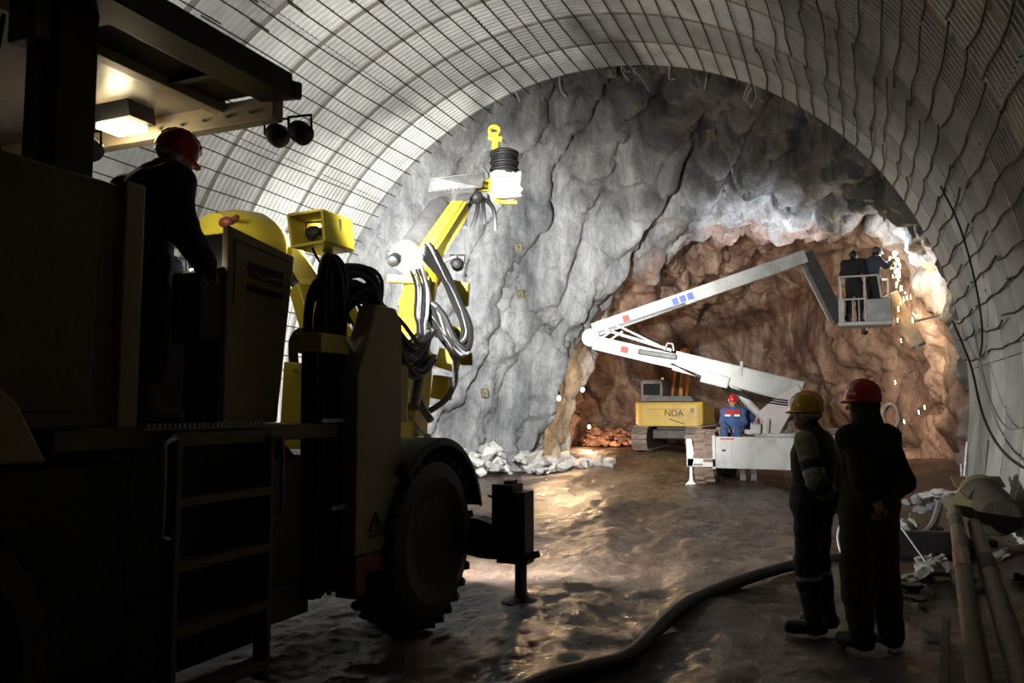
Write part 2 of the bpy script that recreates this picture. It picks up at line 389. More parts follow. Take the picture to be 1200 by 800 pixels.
ST = [(16.35, outer), (18.4, blend(0.62, 0.30, 0.25)), (20.3, blend(0.97, 0.70, 0.68)),
      (21.3, repl(blend(1.0, 0.90, 0.92), {0: (-8.1, -0.4), 1: (-8.1, 1.3), 2: (-7.4, 2.9)})),
      (22.2, repl(head, {0: (-9.1, -0.4), 1: (-9.1, 1.3), 2: (-8.3, 3.0), 3: (-6.9, 4.2)})),
      (23.4, repl(grow(head, 1.05), {0: (-9.3, -0.4), 1: (-9.3, 1.3), 2: (-8.4, 3.1), 3: (-7.2, 4.4)})),
      (25.2, repl(grow(head, 1.05), {0: (-8.3, -0.4), 1: (-8.5, 1.4), 2: (-7.8, 3.1), 3: (-6.9, 4.6)})),
      (26.4, repl(grow(head, 1.04), {0: (-9.8, -0.4), 1: (-9.8, 1.3), 2: (-9.1, 3.2), 3: (-7.9, 4.8)})),
      (30.0, repl(grow(head, 1.02), {0: (-11.0, -0.4), 1: (-11.0, 1.3), 2: (-10.2, 3.2), 3: (-8.9, 4.8), 4: (-7.2, 5.6)})),
      (34.5, repl(grow(head, 1.0), {0: (-11.6, -0.4), 1: (-11.4, 1.3), 2: (-10.8, 3.2), 3: (-9.3, 4.8), 4: (-7.4, 5.6)})),
      (36.0, repl(grow(head, 0.86), {0: (-10.2, -0.4), 1: (-10.0, 1.3), 2: (-9.2, 2.9), 3: (-8.0, 4.0), 4: (-6.4, 4.8)})),
      (36.6, [(-3.4 + (x + 3.4) * 0.5, -0.4 + (z + 0.4) * 0.5) for x, z in grow(head, 0.86)]), (36.9, [(-3.4 + (x + 3.4) * 0.02, -0.4 + (z + 0.4) * 0.02) for x, z in head])]
def slant(P, dx): return [(x - dx * w_, z) for (x, z), w_ in zip(P, (0, 0, 0, 0, 0.05, 0.12, 0.3, 0.55, 0.85, 1, 1, 1))]
ST = [(y_, slant(P, d_)) for (y_, P), d_ in zip(ST, (0, 0, 0, 0, 0, 0.1, 0.35, 0.6, 1.7, 3.6, 4.2, 3.0, 0.0))]
def cat(a, b, c, d, t): return 0.5 * ((2*b) + (c-a)*t + (2*a - 5*b + 4*c - d)*t*t + (3*b - a - 3*c + d)*t**3)
def prof_at(yi, t):
    # smooth along the arch, eased along the tunnel
    i = 0
    while i < len(ST) - 2 and ST[i+1][0] < yi: i += 1
    s = (yi - ST[i][0]) / (ST[i+1][0] - ST[i][0]); s = min(max(s, 0), 1)
    u = t * 11; k = min(int(u), 10); f = u - k; out = []
    for S in (ST[i], ST[i+1]):
        P = S[1]; g = [P[max(k-1, 0)], P[k], P[k+1], P[min(k+2, 11)]]
        out.append((cat(*[q[0] for q in g], f), cat(*[q[1] for q in g], f)))
    return out[0][0] + (out[1][0] - out[0][0]) * s, out[0][1] + (out[1][1] - out[0][1]) * s
ys = list(np.arange(16.35, 26.6, 0.075)) + list(np.arange(26.6, 36.0, 0.14)) + list(np.linspace(36.0, 36.6, 28)) + list(np.linspace(36.62, 36.9, 34))
NT = 330
vs = []; fs = []
DG = Vector((0.46, 0.0, 0.88)).normalized(); DB = Vector((-0.62, 0.15, 0.76)).normalized()
def relief(p, d, k):
    q = p - d * (p.dot(d) * (1 - k))
    lump = noise.fractal(p * 0.42, 0.9, 2.1, 3) * 0.5
    rid = noise.ridged_multi_fractal(q * 0.6, 0.95, 2.1, 5, 1.0, 2.0) * 0.17 - 0.2
    dist, pts = noise.voronoi(q * 1.05 + Vector((0, 0, 0.4 * noise.noise(p * 1.3))))
    blk = (noise.cell(pts[0] * 7.3) ) * 0.17 - 0.16 * math.exp(-(dist[1] - dist[0]) / 0.07)
    fine = noise.fractal(p * 2.2, 0.75, 2.1, 4) * 0.11
    e = Vector((d.z, 0.35, -d.x)); per = 1.25
    k_ = (p.dot(e) + 0.55 * noise.noise(p * 0.5) + 0.16 * noise.noise(p * 1.7)) / per; i_ = math.floor(k_); fr = k_ - i_
    edge = min(fr, 1 - fr) * per; on = 0.35 + 0.65 * max(0.0, noise.noise(p * 0.35 + Vector((3, 8, 1))) + 0.35)
    slab = (0.62 * (fr - 0.5) + 0.34 * noise.cell(Vector((i_ * 1.7, 0.3, 0.2))) - 0.60 * math.exp(-(edge / 0.17) ** 2)) * on
    return lump + rid + blk + fine + slab
for yi in ys:
    wb = min(max((yi - 22.0) / 1.0, 0), 1)
    for j in range(NT + 1):
        t = j / NT; x, z = prof_at(yi, t)
        p = Vector((x, yi, z))
        amp = min(1.0, 0.2 + (yi - 16.35) * 0.7)
        d = relief(p, DG, 0.28) if wb < 1 and not (wb > 0 and x > -6) else relief(p, DB, 0.3)
        if x < -6.2 and 20.6 < yi < 27 and z < 3.6: d *= 0.4
        dirv = Vector((-2.9 - x, 0.0, 1.8 - z)); dirv.normalize()
        if yi > 34.5: dirv = (dirv * max(0, (36.5 - yi) / 2) + Vector((0, -1, 0)) * min(1, (yi - 34.5) / 1.2)).normalized()
        dirv = (dirv + Vector((0, -0.55 if yi < 22 else -0.25, 0))).normalized()
        vs.append(p + dirv * d * amp)
W_ = NT + 1
for i in range(len(ys) - 1):
    for j in range(NT): fs.append((i*W_+j, i*W_+j+1, (i+1)*W_+j+1, (i+1)*W_+j))
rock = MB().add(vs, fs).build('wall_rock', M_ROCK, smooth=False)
rock.data.polygons.foreach_set('use_smooth', [True] * len(rock.data.polygons))
tag(rock, 'rough excavated rock, grey near the lining and brown in the heading', 'rock wall', kind='structure')

# ---------------------------------------------------------------- floor
xs = np.concatenate([np.arange(-13.5, -6.0, 0.14), np.arange(-6.0, 3.2, 0.05)]); yf = np.concatenate([np.arange(-2.0, 4.0, 0.2), np.arange(4.0, 14.0, 0.05), np.arange(14.0, 38.0, 0.14)])
def ground(x, y):
    u = x + 0.16 * (y - 5); p = Vector((u * 1.0, y * 0.35, 0))
    h = 0.05 * noise.fractal(p * 0.9, 1.0, 2.0, 4) + 0.030 * noise.fractal(Vector((x * 1.2, y * 0.8, 5)) * 3.4, 0.8, 2.0, 4)
    for c, wd in ((-1.6, 0.35), (0.9, 0.3), (-3.3, 0.4)):
        d = (u - c - 0.25 * math.sin(y * 0.35)) / wd; h += -0.045 * math.exp(-d * d) + 0.03 * math.exp(-(abs(d) - 1.7) ** 2 * 2)
    if x > 0.2: h += min(0.25, (x - 0.2) * 0.12)
    return h - 0.01
vs = [(x, y, ground(x, y)) for y in yf for x in xs]; nx = len(xs)
fs = [(i*nx+j, i*nx+j+1, (i+1)*nx+j+1, (i+1)*nx+j) for i in range(len(yf)-1) for j in range(nx-1)]
fl = MB().add(vs, fs).build('floor', M_MUD); fl.data.polygons.foreach_set('use_smooth', [True] * len(fl.data.polygons))
tag(fl, 'wet rutted brown mud of the tunnel floor', 'floor', kind='structure')

# ================================================================ DRILLING RIG (foreground left)
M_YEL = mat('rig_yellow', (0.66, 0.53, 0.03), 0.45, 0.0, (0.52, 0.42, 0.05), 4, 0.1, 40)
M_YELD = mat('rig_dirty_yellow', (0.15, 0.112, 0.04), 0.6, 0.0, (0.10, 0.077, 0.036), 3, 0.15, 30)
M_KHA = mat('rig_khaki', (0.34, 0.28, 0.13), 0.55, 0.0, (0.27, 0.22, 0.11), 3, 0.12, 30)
M_BEIGE = mat('canopy_beige', (0.50, 0.42, 0.28), 0.5, 0.0, (0.40, 0.32, 0.2), 3, 0.1, 30)
M_ROOF = mat('canopy_sheet', (0.20, 0.155, 0.11), 0.35, 0.0, (0.15, 0.115, 0.08), 3, 0.1, 30)
M_BLK = mat('black_paint', (0.010, 0.010, 0.0095), 0.55, 0.0, (0.018, 0.017, 0.015), 6)
M_RUB = mat('black_rubber', (0.010, 0.010, 0.010), 0.6, 0.0, (0.02, 0.018, 0.016), 9, 0.3, 30)
M_HOSE = mat('hose_rubber', (0.009, 0.009, 0.009), 0.58, 0.0, spec=0.3)
M_GUARD = mat('worn_guard_sheet', (0.075, 0.075, 0.075), 0.5, 0.0, (0.16, 0.155, 0.145), 5, 0.2, 20)
M_GHOSE = mat('grey_hose', (0.16, 0.16, 0.17), 0.5, 0.0, (0.24, 0.24, 0.25), 9)
M_CHR = mat('bright_steel', (0.62, 0.63, 0.64), 0.25, 0.9)
M_STEEL = mat('grey_steel', (0.20, 0.20, 0.205), 0.45, 0.6, (0.30, 0.30, 0.30), 6)
M_WHT = mat('white_paint', (0.78, 0.78, 0.76), 0.45, 0.0, (0.66, 0.66, 0.64), 6)
M_RED = mat('dull_red_paint', (0.22, 0.03, 0.02), 0.5, 0.0, (0.15, 0.03, 0.02), 6)
M_LENS = mat('lamp_lens', (1, 0.95, 0.85), 0.3, emit=(1.0, 0.97, 0.92), estr=40)
M_WLENS = mat('warm_lens', (1, 0.9, 0.7), 0.3, emit=(1.0, 0.80, 0.46), estr=14)
M_INK = mat('black_ink', (0.02, 0.02, 0.02), 0.6)

rig = thing('drilling_rig', 'dark yellow tunnel drilling rig with ladder, canopy, hose tower and raised boom', 'drilling rig', (-4.3, 4.5, 0))
def part(mb, name, m, smooth=False, bevel=0.0, parent=rig): return mb.build(name, m, parent, smooth, bevel)
def sub(mb, name, m, parent, smooth=False, bevel=0.0):
    o = bpy.data.objects.new(name, mb.mesh(name, m, smooth)); link(o, parent)
    if bevel > 0:
        b = o.modifiers.new('bevel', 'BEVEL'); b.width = bevel; b.segments = 2; b.limit_method = 'ANGLE'; b.angle_limit = R(35)
    return o
# body
mb = MB(); mb.prism([(-5.4, 0.6, 0.55), (-5.4, 6.45, 0.75), (-5.4, 6.45, 1.28), (-5.4, 4.6, 1.30), (-5.4, 4.4, 1.45), (-5.4, 0.6, 1.45)], (1.85, 0, 0))
part(mb, 'chassis', M_BLK, bevel=0.02)
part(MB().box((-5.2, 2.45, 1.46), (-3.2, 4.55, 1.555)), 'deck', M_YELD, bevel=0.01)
part(MB().box((-3.55, 1.2, 0.45), (-3.22, 2.9, 1.40)), 'tank', M_BLK, bevel=0.04)
part(MB().prism([(-3.2, 1.9, 1.42), (-3.2, 2.43, 1.42), (-3.2, 2.28, 1.68), (-3.2, 2.18, 1.76), (-3.2, 1.9, 1.76)], (-0.25, 0, 0)), 'fuel_cover', M_KHA, bevel=0.015)
part(MB().box((-3.60, 3.95, 0.55), (-3.30, 4.35, 1.35)), 'battery_box', M_BLK, bevel=0.02)
part(MB().box((-3.5, 4.0, 0.32), (-3.34, 4.45, 0.55)), 'step_box', M_YELD, bevel=0.01)
mb = MB()
for k in range(26): mb.box((-3.215, 2.92 + k * 0.033, 1.545), (-3.165, 2.938 + k * 0.033, 1.578))
mb.box((-3.215, 2.9, 1.545), (-3.165, 3.8, 1.555)); g_ = part(mb, 'grip_strip', M_STEEL); g_['kind'] = 'stuff'
# ladder
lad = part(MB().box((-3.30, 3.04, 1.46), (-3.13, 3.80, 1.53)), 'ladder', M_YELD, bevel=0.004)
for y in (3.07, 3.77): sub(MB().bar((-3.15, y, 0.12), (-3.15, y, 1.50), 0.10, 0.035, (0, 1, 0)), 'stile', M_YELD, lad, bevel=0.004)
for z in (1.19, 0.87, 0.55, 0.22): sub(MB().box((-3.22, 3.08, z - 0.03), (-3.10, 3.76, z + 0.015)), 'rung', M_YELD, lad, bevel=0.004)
for y, dy in ((3.06, -0.10), (3.78, 0.06)):
    sub(MB().tube(spline([(-3.13, y, 1.50), (-3.10, y + dy * 0.9, 1.48), (-3.09, y + dy, 1.40), (-3.09, y + dy, 1.10), (-3.10, y + dy * 0.9, 1.03), (-3.13, y, 1.01)], 4), 0.014, 8), 'handrail', M_STEEL, lad, smooth=True)
part(MB().box((-4.45, 2.6, 1.555), (-4.36, 4.7, 2.52)), 'deck_guard', M_BLK, bevel=0.01)
# rear cabinet, post
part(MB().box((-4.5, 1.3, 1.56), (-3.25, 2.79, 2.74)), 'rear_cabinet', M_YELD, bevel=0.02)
part(MB().box((-3.255, 1.75, 1.64), (-3.235, 2.66, 2.60)), 'cabinet_door', M_YELD, bevel=0.008)
part(MB().box((-3.32, 2.785, 1.56), (-3.21, 2.90, 2.76)), 'corner_post', M_KHA, bevel=0.01)
part(MB().box((-3.66, 2.58, 2.74), (-3.46, 2.80, 3.66)), 'canopy_post', M_BLK, bevel=0.01)
part(MB().box((-3.665, 2.565, 2.80), (-3.56, 2.585, 3.45)), 'post_cover', M_STEEL)
part(MB().box((-3.72, 2.50, 3.42), (-3.52, 2.72, 3.64)), 'post_bracket', M_STEEL, bevel=0.01)
part(MB().tube(spline([(-3.72, 2.48, 3.55), (-3.70, 2.44, 3.3), (-3.72, 2.43, 3.05), (-3.66, 2.48, 2.82), (-3.6, 2.55, 2.72)], 6), 0.012, 6), 'cable', M_HOSE, True)
# canopy
can = part(MB().box((-6.2, 0.8, 3.69), (-3.86, 4.12, 3.73)), 'canopy_roof', M_ROOF)
part(MB().box((-3.50, 0.8, 3.64), (-3.25, 4.06, 3.80)).prism([(-3.50, 4.06, 3.64), (-3.25, 4.06, 3.64), (-3.25, 4.16, 3.66), (-3.25, 4.16, 3.76), (-3.25, 4.06, 3.80), (-3.50, 4.06, 3.80)][:3], (0, 0, 0.12)), 'side_beam', M_BLK, bevel=0.015)
part(MB().box((-3.86, 0.8, 3.70), (-3.49, 4.05, 3.72)), 'vent_panel', M_BLK)
for y in (2.0, 2.85, 3.6): part(MB().box((-3.88, y, 3.655), (-3.49, y + 0.05, 3.70)), 'cross_member', M_BLK)
part(MB().box((-3.93, 0.8, 3.635), (-3.84, 4.10, 3.70)), 'roof_strut', M_BEIGE, bevel=0.006)
fb = part(MB().box((-6.2, 4.08, 3.54), (-3.42, 4.18, 3.70)), 'front_beam', M_BEIGE, bevel=0.008)
for k in range(9): sub(MB().cyl((-5.2 + k * 0.2, 4.075, 3.60), (-5.2 + k * 0.2, 4.06, 3.60), 0.012, 8), 'bolt', M_STEEL, fb)
lm = part(MB().prism([(-4.80, 3.74, 3.69), (-4.34, 3.74, 3.69), (-4.38, 3.80, 3.60), (-4.76, 3.80, 3.60)], (0, 0.22, 0)), 'canopy_lamp', M_BLK)
sub(MB().prism([(-4.70, 3.80, 3.597), (-4.43, 3.80, 3.597), (-4.43, 4.00, 3.597), (-4.70, 4.00, 3.597)], (0, 0, -0.045)), 'lens', M_WLENS, lm, bevel=0.01)
def floodlight(c, d, r=0.075, ln=0.13, lit=True, parent=rig, name='floodlight'):
    c = V(c); d = V(d).normalized()
    o = part(MB().lathe(c, d, [(r * 0.45, -ln * 0.55), (r * 0.8, -ln * 0.45), (r, -ln * 0.1), (r, ln * 0.42), (r * 0.86, ln * 0.5)], 18), name, M_BLK, True, parent=parent)
    sub(MB().lathe(c, d, [(r * 0.85, ln * 0.44), (r * 0.80, ln * 0.53)], 18), 'lens', M_LENS if lit else M_BLK, o)
    u, v = frame(d)
    sub(MB().tube([c + u * r * 1.1, c + u * r * 1.15 - d * ln * 0.1 + Vector((0, 0, r * 1.4)), c - u * r * 1.15 - d * ln * 0.1 + Vector((0, 0, r * 1.4)), c - u * r * 1.1], 0.010, 6), 'yoke', M_BLK, o)
    return o
floodlight((-3.52, 4.24, 3.49), (-0.35, 1, 0.02)); floodlight((-3.36, 4.28, 3.50), (-0.15, 1, -0.05))
floodlight((-4.36, 3.49, 3.28), (-0.55, 1.75, -0.28), 0.07)
# operator console
mb = MB().prism([(-3.5, 3.79, 1.56), (-3.5, 4.29, 1.56), (-3.5, 4.43, 2.69), (-3.5, 3.79, 2.78)], (-0.05, 0, 0)); con = part(mb, 'console_cabinet', M_KHA, bevel=0.012)
part(MB().prism([(-3.55, 3.81, 1.56), (-3.55, 4.28, 1.56), (-3.55, 4.40, 2.66), (-3.55, 3.81, 2.74)], (-0.30, 0, 0)), 'console_body', M_BLK, bevel=0.01)
mb = MB()
for a, b in (((3.85, 2.70), (4.37, 2.645)), ((3.85, 2.70), (3.85, 2.30))): mb.bar((-3.498, a[0], a[1]), (-3.498, b[0], b[1]), 0.01, 0.008, (1, 0, 0))
sub(mb, 'panel_edge', M_YELD, con)
for z0, z1 in ((2.575, 2.555), (2.435, 2.415)): sub(MB().bar((-3.497, 3.97, z0 - 0.02), (-3.497, 4.31, z1 - 0.02), 0.008, 0.042, (0, 0, 1)), 'logo_bar', M_INK, con)
def lettering(txt, size, M, m, parent, name='lettering', extrude=0.0015):
    cu = bpy.data.curves.new(name, 'FONT'); cu.body = txt; cu.size = size; cu.align_x = 'CENTER'; cu.align_y = 'CENTER'; cu.extrude = extrude
    t = bpy.data.objects.new('text_source', cu); COL.objects.link(t); bpy.context.view_layer.update()
    me = bpy.data.meshes.new_from_object(t.evaluated_get(bpy.context.evaluated_depsgraph_get())); me.name = name
    bpy.data.objects.remove(t); bpy.data.curves.remove(cu)
    me.transform(M); me.materials.clear(); me.materials.append(m)
    o = bpy.data.objects.new(name, me); link(o, parent)
    if parent.type == 'EMPTY': o.matrix_parent_inverse = (Matrix.Translation(parent.location) @ parent.rotation_euler.to_matrix().to_4x4()).inverted()
    return o
def facing(loc, xdir, ydir):
    x = V(xdir).normalized(); y = V(ydir).normalized(); z = x.cross(y)
    return Matrix.Translation(loc) @ Matrix((x, y, z)).transposed().to_4x4()
lettering('Atlas Copco', 0.068, facing((-3.496, 4.14, 2.49), (0, 1, -0.06), (0, 0, 1)), M_INK, con)
cp = part(MB().prism([(-3.52, 3.60, 2.05), (-3.52, 3.79, 2.05), (-3.52, 3.79, 2.52), (-3.52, 3.60, 2.46)], (-0.7, 0, 0)), 'control_panel', M_BLK, bevel=0.008)
for k in range(7):
    sub(MB().ell((-3.55 - 0.09 * k + rng.uniform(-0.01, 0.01), 3.64 + rng.uniform(0, 0.10), 2.50 + 0.012 * (k % 2)), (0.013, 0.013, 0.013), 8, 6), 'indicator_lamp', M_LENS, cp)
for k in range(5): sub(MB().cyl((-3.62 - 0.11 * k, 3.70, 2.48), (-3.62 - 0.11 * k, 3.68, 2.60), 0.008, 6), 'lever', M_STEEL, cp)
# lamp guard on its arm
mb = MB(); y0, y1 = 5.30, 5.72
for (xa, za, xb, zb) in ((-4.27, 3.25, -3.93, 3.26), (-3.93, 3.26, -3.90, 3.00), (-4.22, 2.98, -3.90, 3.00), (-4.27, 3.25, -4.22, 2.98)):
    d = Vector((xb - xa, 0, zb - za)); nrm = Vector((-d.z, 0, d.x)).normalized() * 0.012
    mb.prism([(xa - nrm.x, y0, za - nrm.z), (xb - nrm.x, y0, zb - nrm.z), (xb + nrm.x, y0, zb + nrm.z), (xa + nrm.x, y0, za + nrm.z)], (0, y1 - y0, 0))
lg = part(mb, 'lamp_guard', M_YEL, bevel=0.004)
for x in (-4.15, -3.99): floodlight((x, 5.52, 3.12), (-0.2, 1, 0.0), 0.072, 0.15)
part(MB().bar((-4.06, 5.55, 3.0), (-3.86, 5.75, 2.35), 0.07, 0.07), 'lamp_arm', M_YEL, bevel=0.006)
part(MB().tube(spline([(-4.10, 5.46, 3.10), (-4.09, 5.40, 2.98), (-4.02, 5.48, 2.8), (-3.92, 5.58, 2.55), (-3.85, 5.7, 2.3)], 6), 0.012, 6), 'cable', M_HOSE, True)
# second boom at rest behind the console
mb = MB().lathe((-4.80, 5.25, 3.02), (0.1, 1, 0.12), [(0.10, -0.25), (0.26, -0.2), (0.31, 0.0), (0.31, 0.25), (0.24, 0.42), (0.10, 0.5)], 22); sb_ = part(mb, 'boom_head', M_YEL, True)
sub(MB().ell((-4.66, 5.02, 3.16), (0.07, 0.05, 0.05)).tube([(-4.78, 5.03, 3.13), (-4.55, 5.03, 3.20)], 0.022, 8), 'pivot_pin', M_RED, sb_, True)
part(MB().bar((-4.80, 5.0, 2.85), (-4.75, 5.3, 2.0), 0.30, 0.25), 'boom_head_support', M_YEL, bevel=0.02)
part(MB().bar((-4.55, 5.7, 3.05), (-3.95, 6.0, 2.0), 0.20, 0.16), 'boom_link', M_YEL, bevel=0.015)
part(MB().bar((-4.75, 6.0, 3.05), (-4.45, 6.2, 2.72), 0.06, 0.10), 'boom_strap', M_YEL, bevel=0.008)
part(MB().tube(spline([(-4.62, 5.72, 3.02), (-4.60, 5.80, 2.80), (-4.48, 5.9, 2.66), (-4.25, 6.05, 2.68), (-4.1, 6.2, 2.74)], 6), 0.045, 10), 'conduit', M_GHOSE, True)
part(MB().tube(spline([(-4.55, 6.0, 2.60), (-4.35, 6.1, 2.50), (-4.2, 6.1, 2.45)], 5), 0.05, 10), 'conduit', M_HOSE, True)
part(MB().lathe((-4.35, 6.1, 2.82), (0.6, -0.7, 0.3), [(0.03, -0.1), (0.07, -0.1), (0.07, 0.05), (0.04, 0.05), (0.04, 0.14)], 12), 'valve', M_CHR, True)
part(MB().bar((-4.06, 5.22, 2.62), (-3.62, 5.12, 1.62), 0.15, 0.13), 'boom_brace', M_YEL, bevel=0.012)
part(MB().prism([(-3.92, 4.86, 2.00), (-3.64, 4.97, 1.98), (-3.62, 4.98, 1.35), (-3.95, 4.86, 1.35)], (-0.05, 0.12, 0)), 'pivot_plate', M_YEL, bevel=0.01)
for k in range(2): part(MB().cyl((-3.82 + 0.1 * k, 4.885 + 0.04 * k, 1.93), (-3.815 + 0.1 * k, 4.86 + 0.04 * k, 1.93), 0.014, 8), 'bolt', M_STEEL)
for k in range(3): part(MB().tube(spline([(-4.0 + 0.03 * k, 5.05, 1.95), (-4.02 + 0.03 * k, 5.06, 2.18), (-3.95 + 0.03 * k, 5.1, 2.26), (-3.90 + 0.03 * k, 5.12, 2.05), (-3.92 + 0.03 * k, 5.12, 1.9)], 5), 0.014, 6), 'small_hose', M_HOSE, True)
# hose tower
ht = part(MB().prism([(-3.1, 4.62, 0.66), (-3.1, 5.21, 0.64), (-3.1, 5.20, 2.28), (-3.1, 5.10, 2.39), (-3.1, 4.86, 2.39), (-3.1, 4.62, 1.88)], (-0.16, 0, 0)), 'hose_tower', M_KHA, bevel=0.012)
rb = part(MB().box((-3.26, 4.63, 0.52), (-3.098, 5.21, 0.65)).box((-3.26, 4.63, 0.38), (-3.098, 4.75, 0.53)).box((-3.26, 5.09, 0.38), (-3.098, 5.21, 0.53)), 'tow_plate', M_RED, bevel=0.006)
def wtri(y, z):
    mb = MB(); P = [(-3.094, y - 0.075, z), (-3.094, y + 0.075, z), (-3.094, y, z + 0.13)]
    for k in range(3): mb.bar(P[k], P[(k + 1) % 3], 0.004, 0.014, (1, 0, 0))
    mb.bar((-3.094, y, z + 0.03), (-3.094, y + 0.01, z + 0.08), 0.004, 0.022, (1, 0, 0))
    sub(mb, 'warning_triangle', M_INK, ht)
wtri(4.86, 0.80); wtri(5.06, 0.81)
sub(MB().box((-3.098, 4.78, 0.765), (-3.092, 5.12, 0.78)), 'sign_line', M_INK, ht)
part(MB().box((-3.32, 5.12, 1.55), (-3.12, 5.34, 1.98)), 'side_latch', M_YEL, bevel=0.02)
# hose bundle: up the tower, over the top and forward to the boom
hr = random.Random(11)
for k in range(32):
    y = 4.36 + 0.34 * hr.random(); x = -3.30 + 0.13 * (hr.random() - 0.5); top = 2.42 + 0.24 * hr.random(); r_ = hr.choice((0.015, 0.019, 0.023))
    ex = -3.42 + hr.uniform(-0.10, 0.12); ez = 2.05 + hr.uniform(-0.12, 0.18)
    pts = [(x, y, 0.42), (x + hr.uniform(-.02, .02), y, 1.2), (x, y + hr.uniform(-.02, .02), 2.05), (x + 0.02, y + 0.04, top - 0.12), (x + 0.05, y + 0.22 + 0.1 * hr.random(), top),
           (x + 0.04, 5.02 + hr.uniform(-.06, .06), top - 0.06), (ex, 5.50 + hr.uniform(-.05, .05), ez + 0.13), (ex - 0.15, 6.1, ez - 0.02), (ex - 0.3, 6.65, ez + 0.15)]
    part(MB().tube(spline(pts, 5), r_, 6), 'hose', M_HOSE, True)
for k in range(2): part(MB().tube(spline([(-3.24, 4.40 + 0.06 * k, 2.2), (-3.22, 4.36 + 0.06 * k, 2.52), (-3.2, 4.40 + 0.07 * k, 2.66), (-3.2, 4.52 + 0.06 * k, 2.55), (-3.25, 4.62, 2.3)], 6), 0.034, 8), 'thick_hose', M_HOSE, True)
part(MB().box((-3.42, 4.33, 2.02), (-3.195, 4.66, 2.15)), 'hose_bracket', M_YEL, bevel=0.008)
part(MB().bar((-3.19, 4.60, 2.14), (-3.15, 4.74, 1.99), 0.012, 0.035), 'hose_clamp', M_CHR)
part(MB().box((-3.20, 4.33, 1.56), (-3.17, 4.60, 1.585)), 'hose_clamp', M_STEEL)
part(MB().box((-3.20, 4.45, 0.98), (-3.17, 4.60, 1.01)), 'hose_clamp', M_STEEL)
# wheels
def wheel(c, r=0.67, wd=0.46):
    c = V(c); ax = Vector((1, 0, 0)); mb = MB()
    prof = [(r * 0.50, -wd * 0.42), (r * 0.72, -wd * 0.5), (r * 0.90, -wd * 0.46), (r * 0.97, -wd * 0.34), (r * 0.97, wd * 0.34), (r * 0.90, wd * 0.46), (r * 0.72, wd * 0.5), (r * 0.50, wd * 0.42)]
    mb.lathe(c, ax, prof, 48)
    nl = 28
    for k in range(nl):
        a = 2 * math.pi * k / nl
        for s_ in (-1, 1):
            a2 = a + (0.11 if s_ > 0 else 0)
            p = c + Vector((0, math.cos(a2), math.sin(a2))) * r * 0.985 + ax * s_ * wd * 0.02
            q = c + Vector((0, math.cos(a2 + 0.09), math.sin(a2 + 0.09))) * r * 0.955 + ax * s_ * wd * 0.48
            mb.bar(p, q, 0.055, 0.05, (p - c).normalized())
    wh = part(mb, 'wheel', M_RUB, False)
    rim = sub(MB().lathe(c, ax, [(r * 0.10, wd * 0.30), (r * 0.22, wd * 0.32), (r * 0.24, wd * 0.14), (r * 0.44, wd * 0.10), (r * 0.50, wd * 0.42), (r * 0.53, wd * 0.42), (r * 0.52, -wd * 0.4)], 32), 'rim', M_YELD, wh, True)
    for k in range(8):
        a = 2 * math.pi * k / 8; p = c + Vector((wd * 0.14, r * 0.33 * math.cos(a), r * 0.33 * math.sin(a)))
        sub(MB().cyl(p, p + ax * 0.04, 0.022, 6), 'wheel_nut', M_STEEL, wh)
    return wh
wheel((-3.25, 5.63, 0.63)); wheel((-3.40, 1.85, 0.63))
part(MB().box((-4.7, 1.0, 0.14), (-3.60, 4.25, 0.62)), 'belly_guard', M_BLK, bevel=0.03)
mb = MB(); vs = []; fs = []
n = 18
for k in range(n + 1):
    a = R(12 + 125 * k / n)
    for (rr, x) in ((0.76, -3.55), (0.76, -3.0), (0.74, -2.985), (0.70, -2.985), (0.745, -3.02), (0.745, -3.55)):
        vs.append((x, 5.66 + rr * math.cos(a), 0.66 + rr * math.sin(a)))
for k in range(n):
    for q in range(6): fs.append((k*6+q, k*6+(q+1) % 6, (k+1)*6+(q+1) % 6, (k+1)*6+q))
fs += [tuple(range(6)), tuple(n*6+q for q in range(6))]
part(mb.add(vs, fs), 'fender', M_RUB, True)
# stabilizer jack
st = part(MB().prism([(-3.7, 6.38, 0.70), (-3.05, 6.38, 0.70), (-2.84, 6.38, 0.64), (-2.84, 6.38, 0.36), (-3.0, 6.38, 0.36), (-3.7, 6.38, 0.46)], (0, 0.22, 0)), 'stabilizer_arm', M_BLK, bevel=0.01)
part(MB().box((-2.89, 6.36, 0.38), (-2.70, 6.62, 1.00)).box((-2.70, 6.38, 0.38), (-2.59, 6.60, 0.94)), 'stabilizer_post', M_BLK, bevel=0.008)
part(MB().box((-2.80, 6.42, 1.00), (-2.72, 6.54, 1.03)), 'post_cap', M_BLK, bevel=0.004)
part(MB().box((-2.86, 6.40, 0.33), (-2.58, 6.58, 0.38)).cyl((-2.62, 6.48, 0.38), (-2.50, 6.48, 0.42), 0.03, 10), 'post_flange', M_BLK, bevel=0.004)
part(MB().cyl((-2.67, 6.49, 0.05), (-2.67, 6.49, 0.36), 0.052, 16), 'piston', M_STEEL, True)
part(MB().lathe((-2.67, 6.49, -0.02), (0, 0, 1), [(0.17, 0), (0.17, 0.035), (0.08, 0.07), (0.055, 0.09)], 16), 'foot_pad', M_BLK)
part(MB().tube([(-2.92, 6.46, 0.72), (-2.86, 6.46, 0.80)], 0.012, 6), 'hydraulic_fitting', M_STEEL)
part(MB().tube([(-2.88, 6.42, 0.88), (-2.93, 6.38, 0.90)], 0.012, 6), 'hydraulic_fitting', M_STEEL)
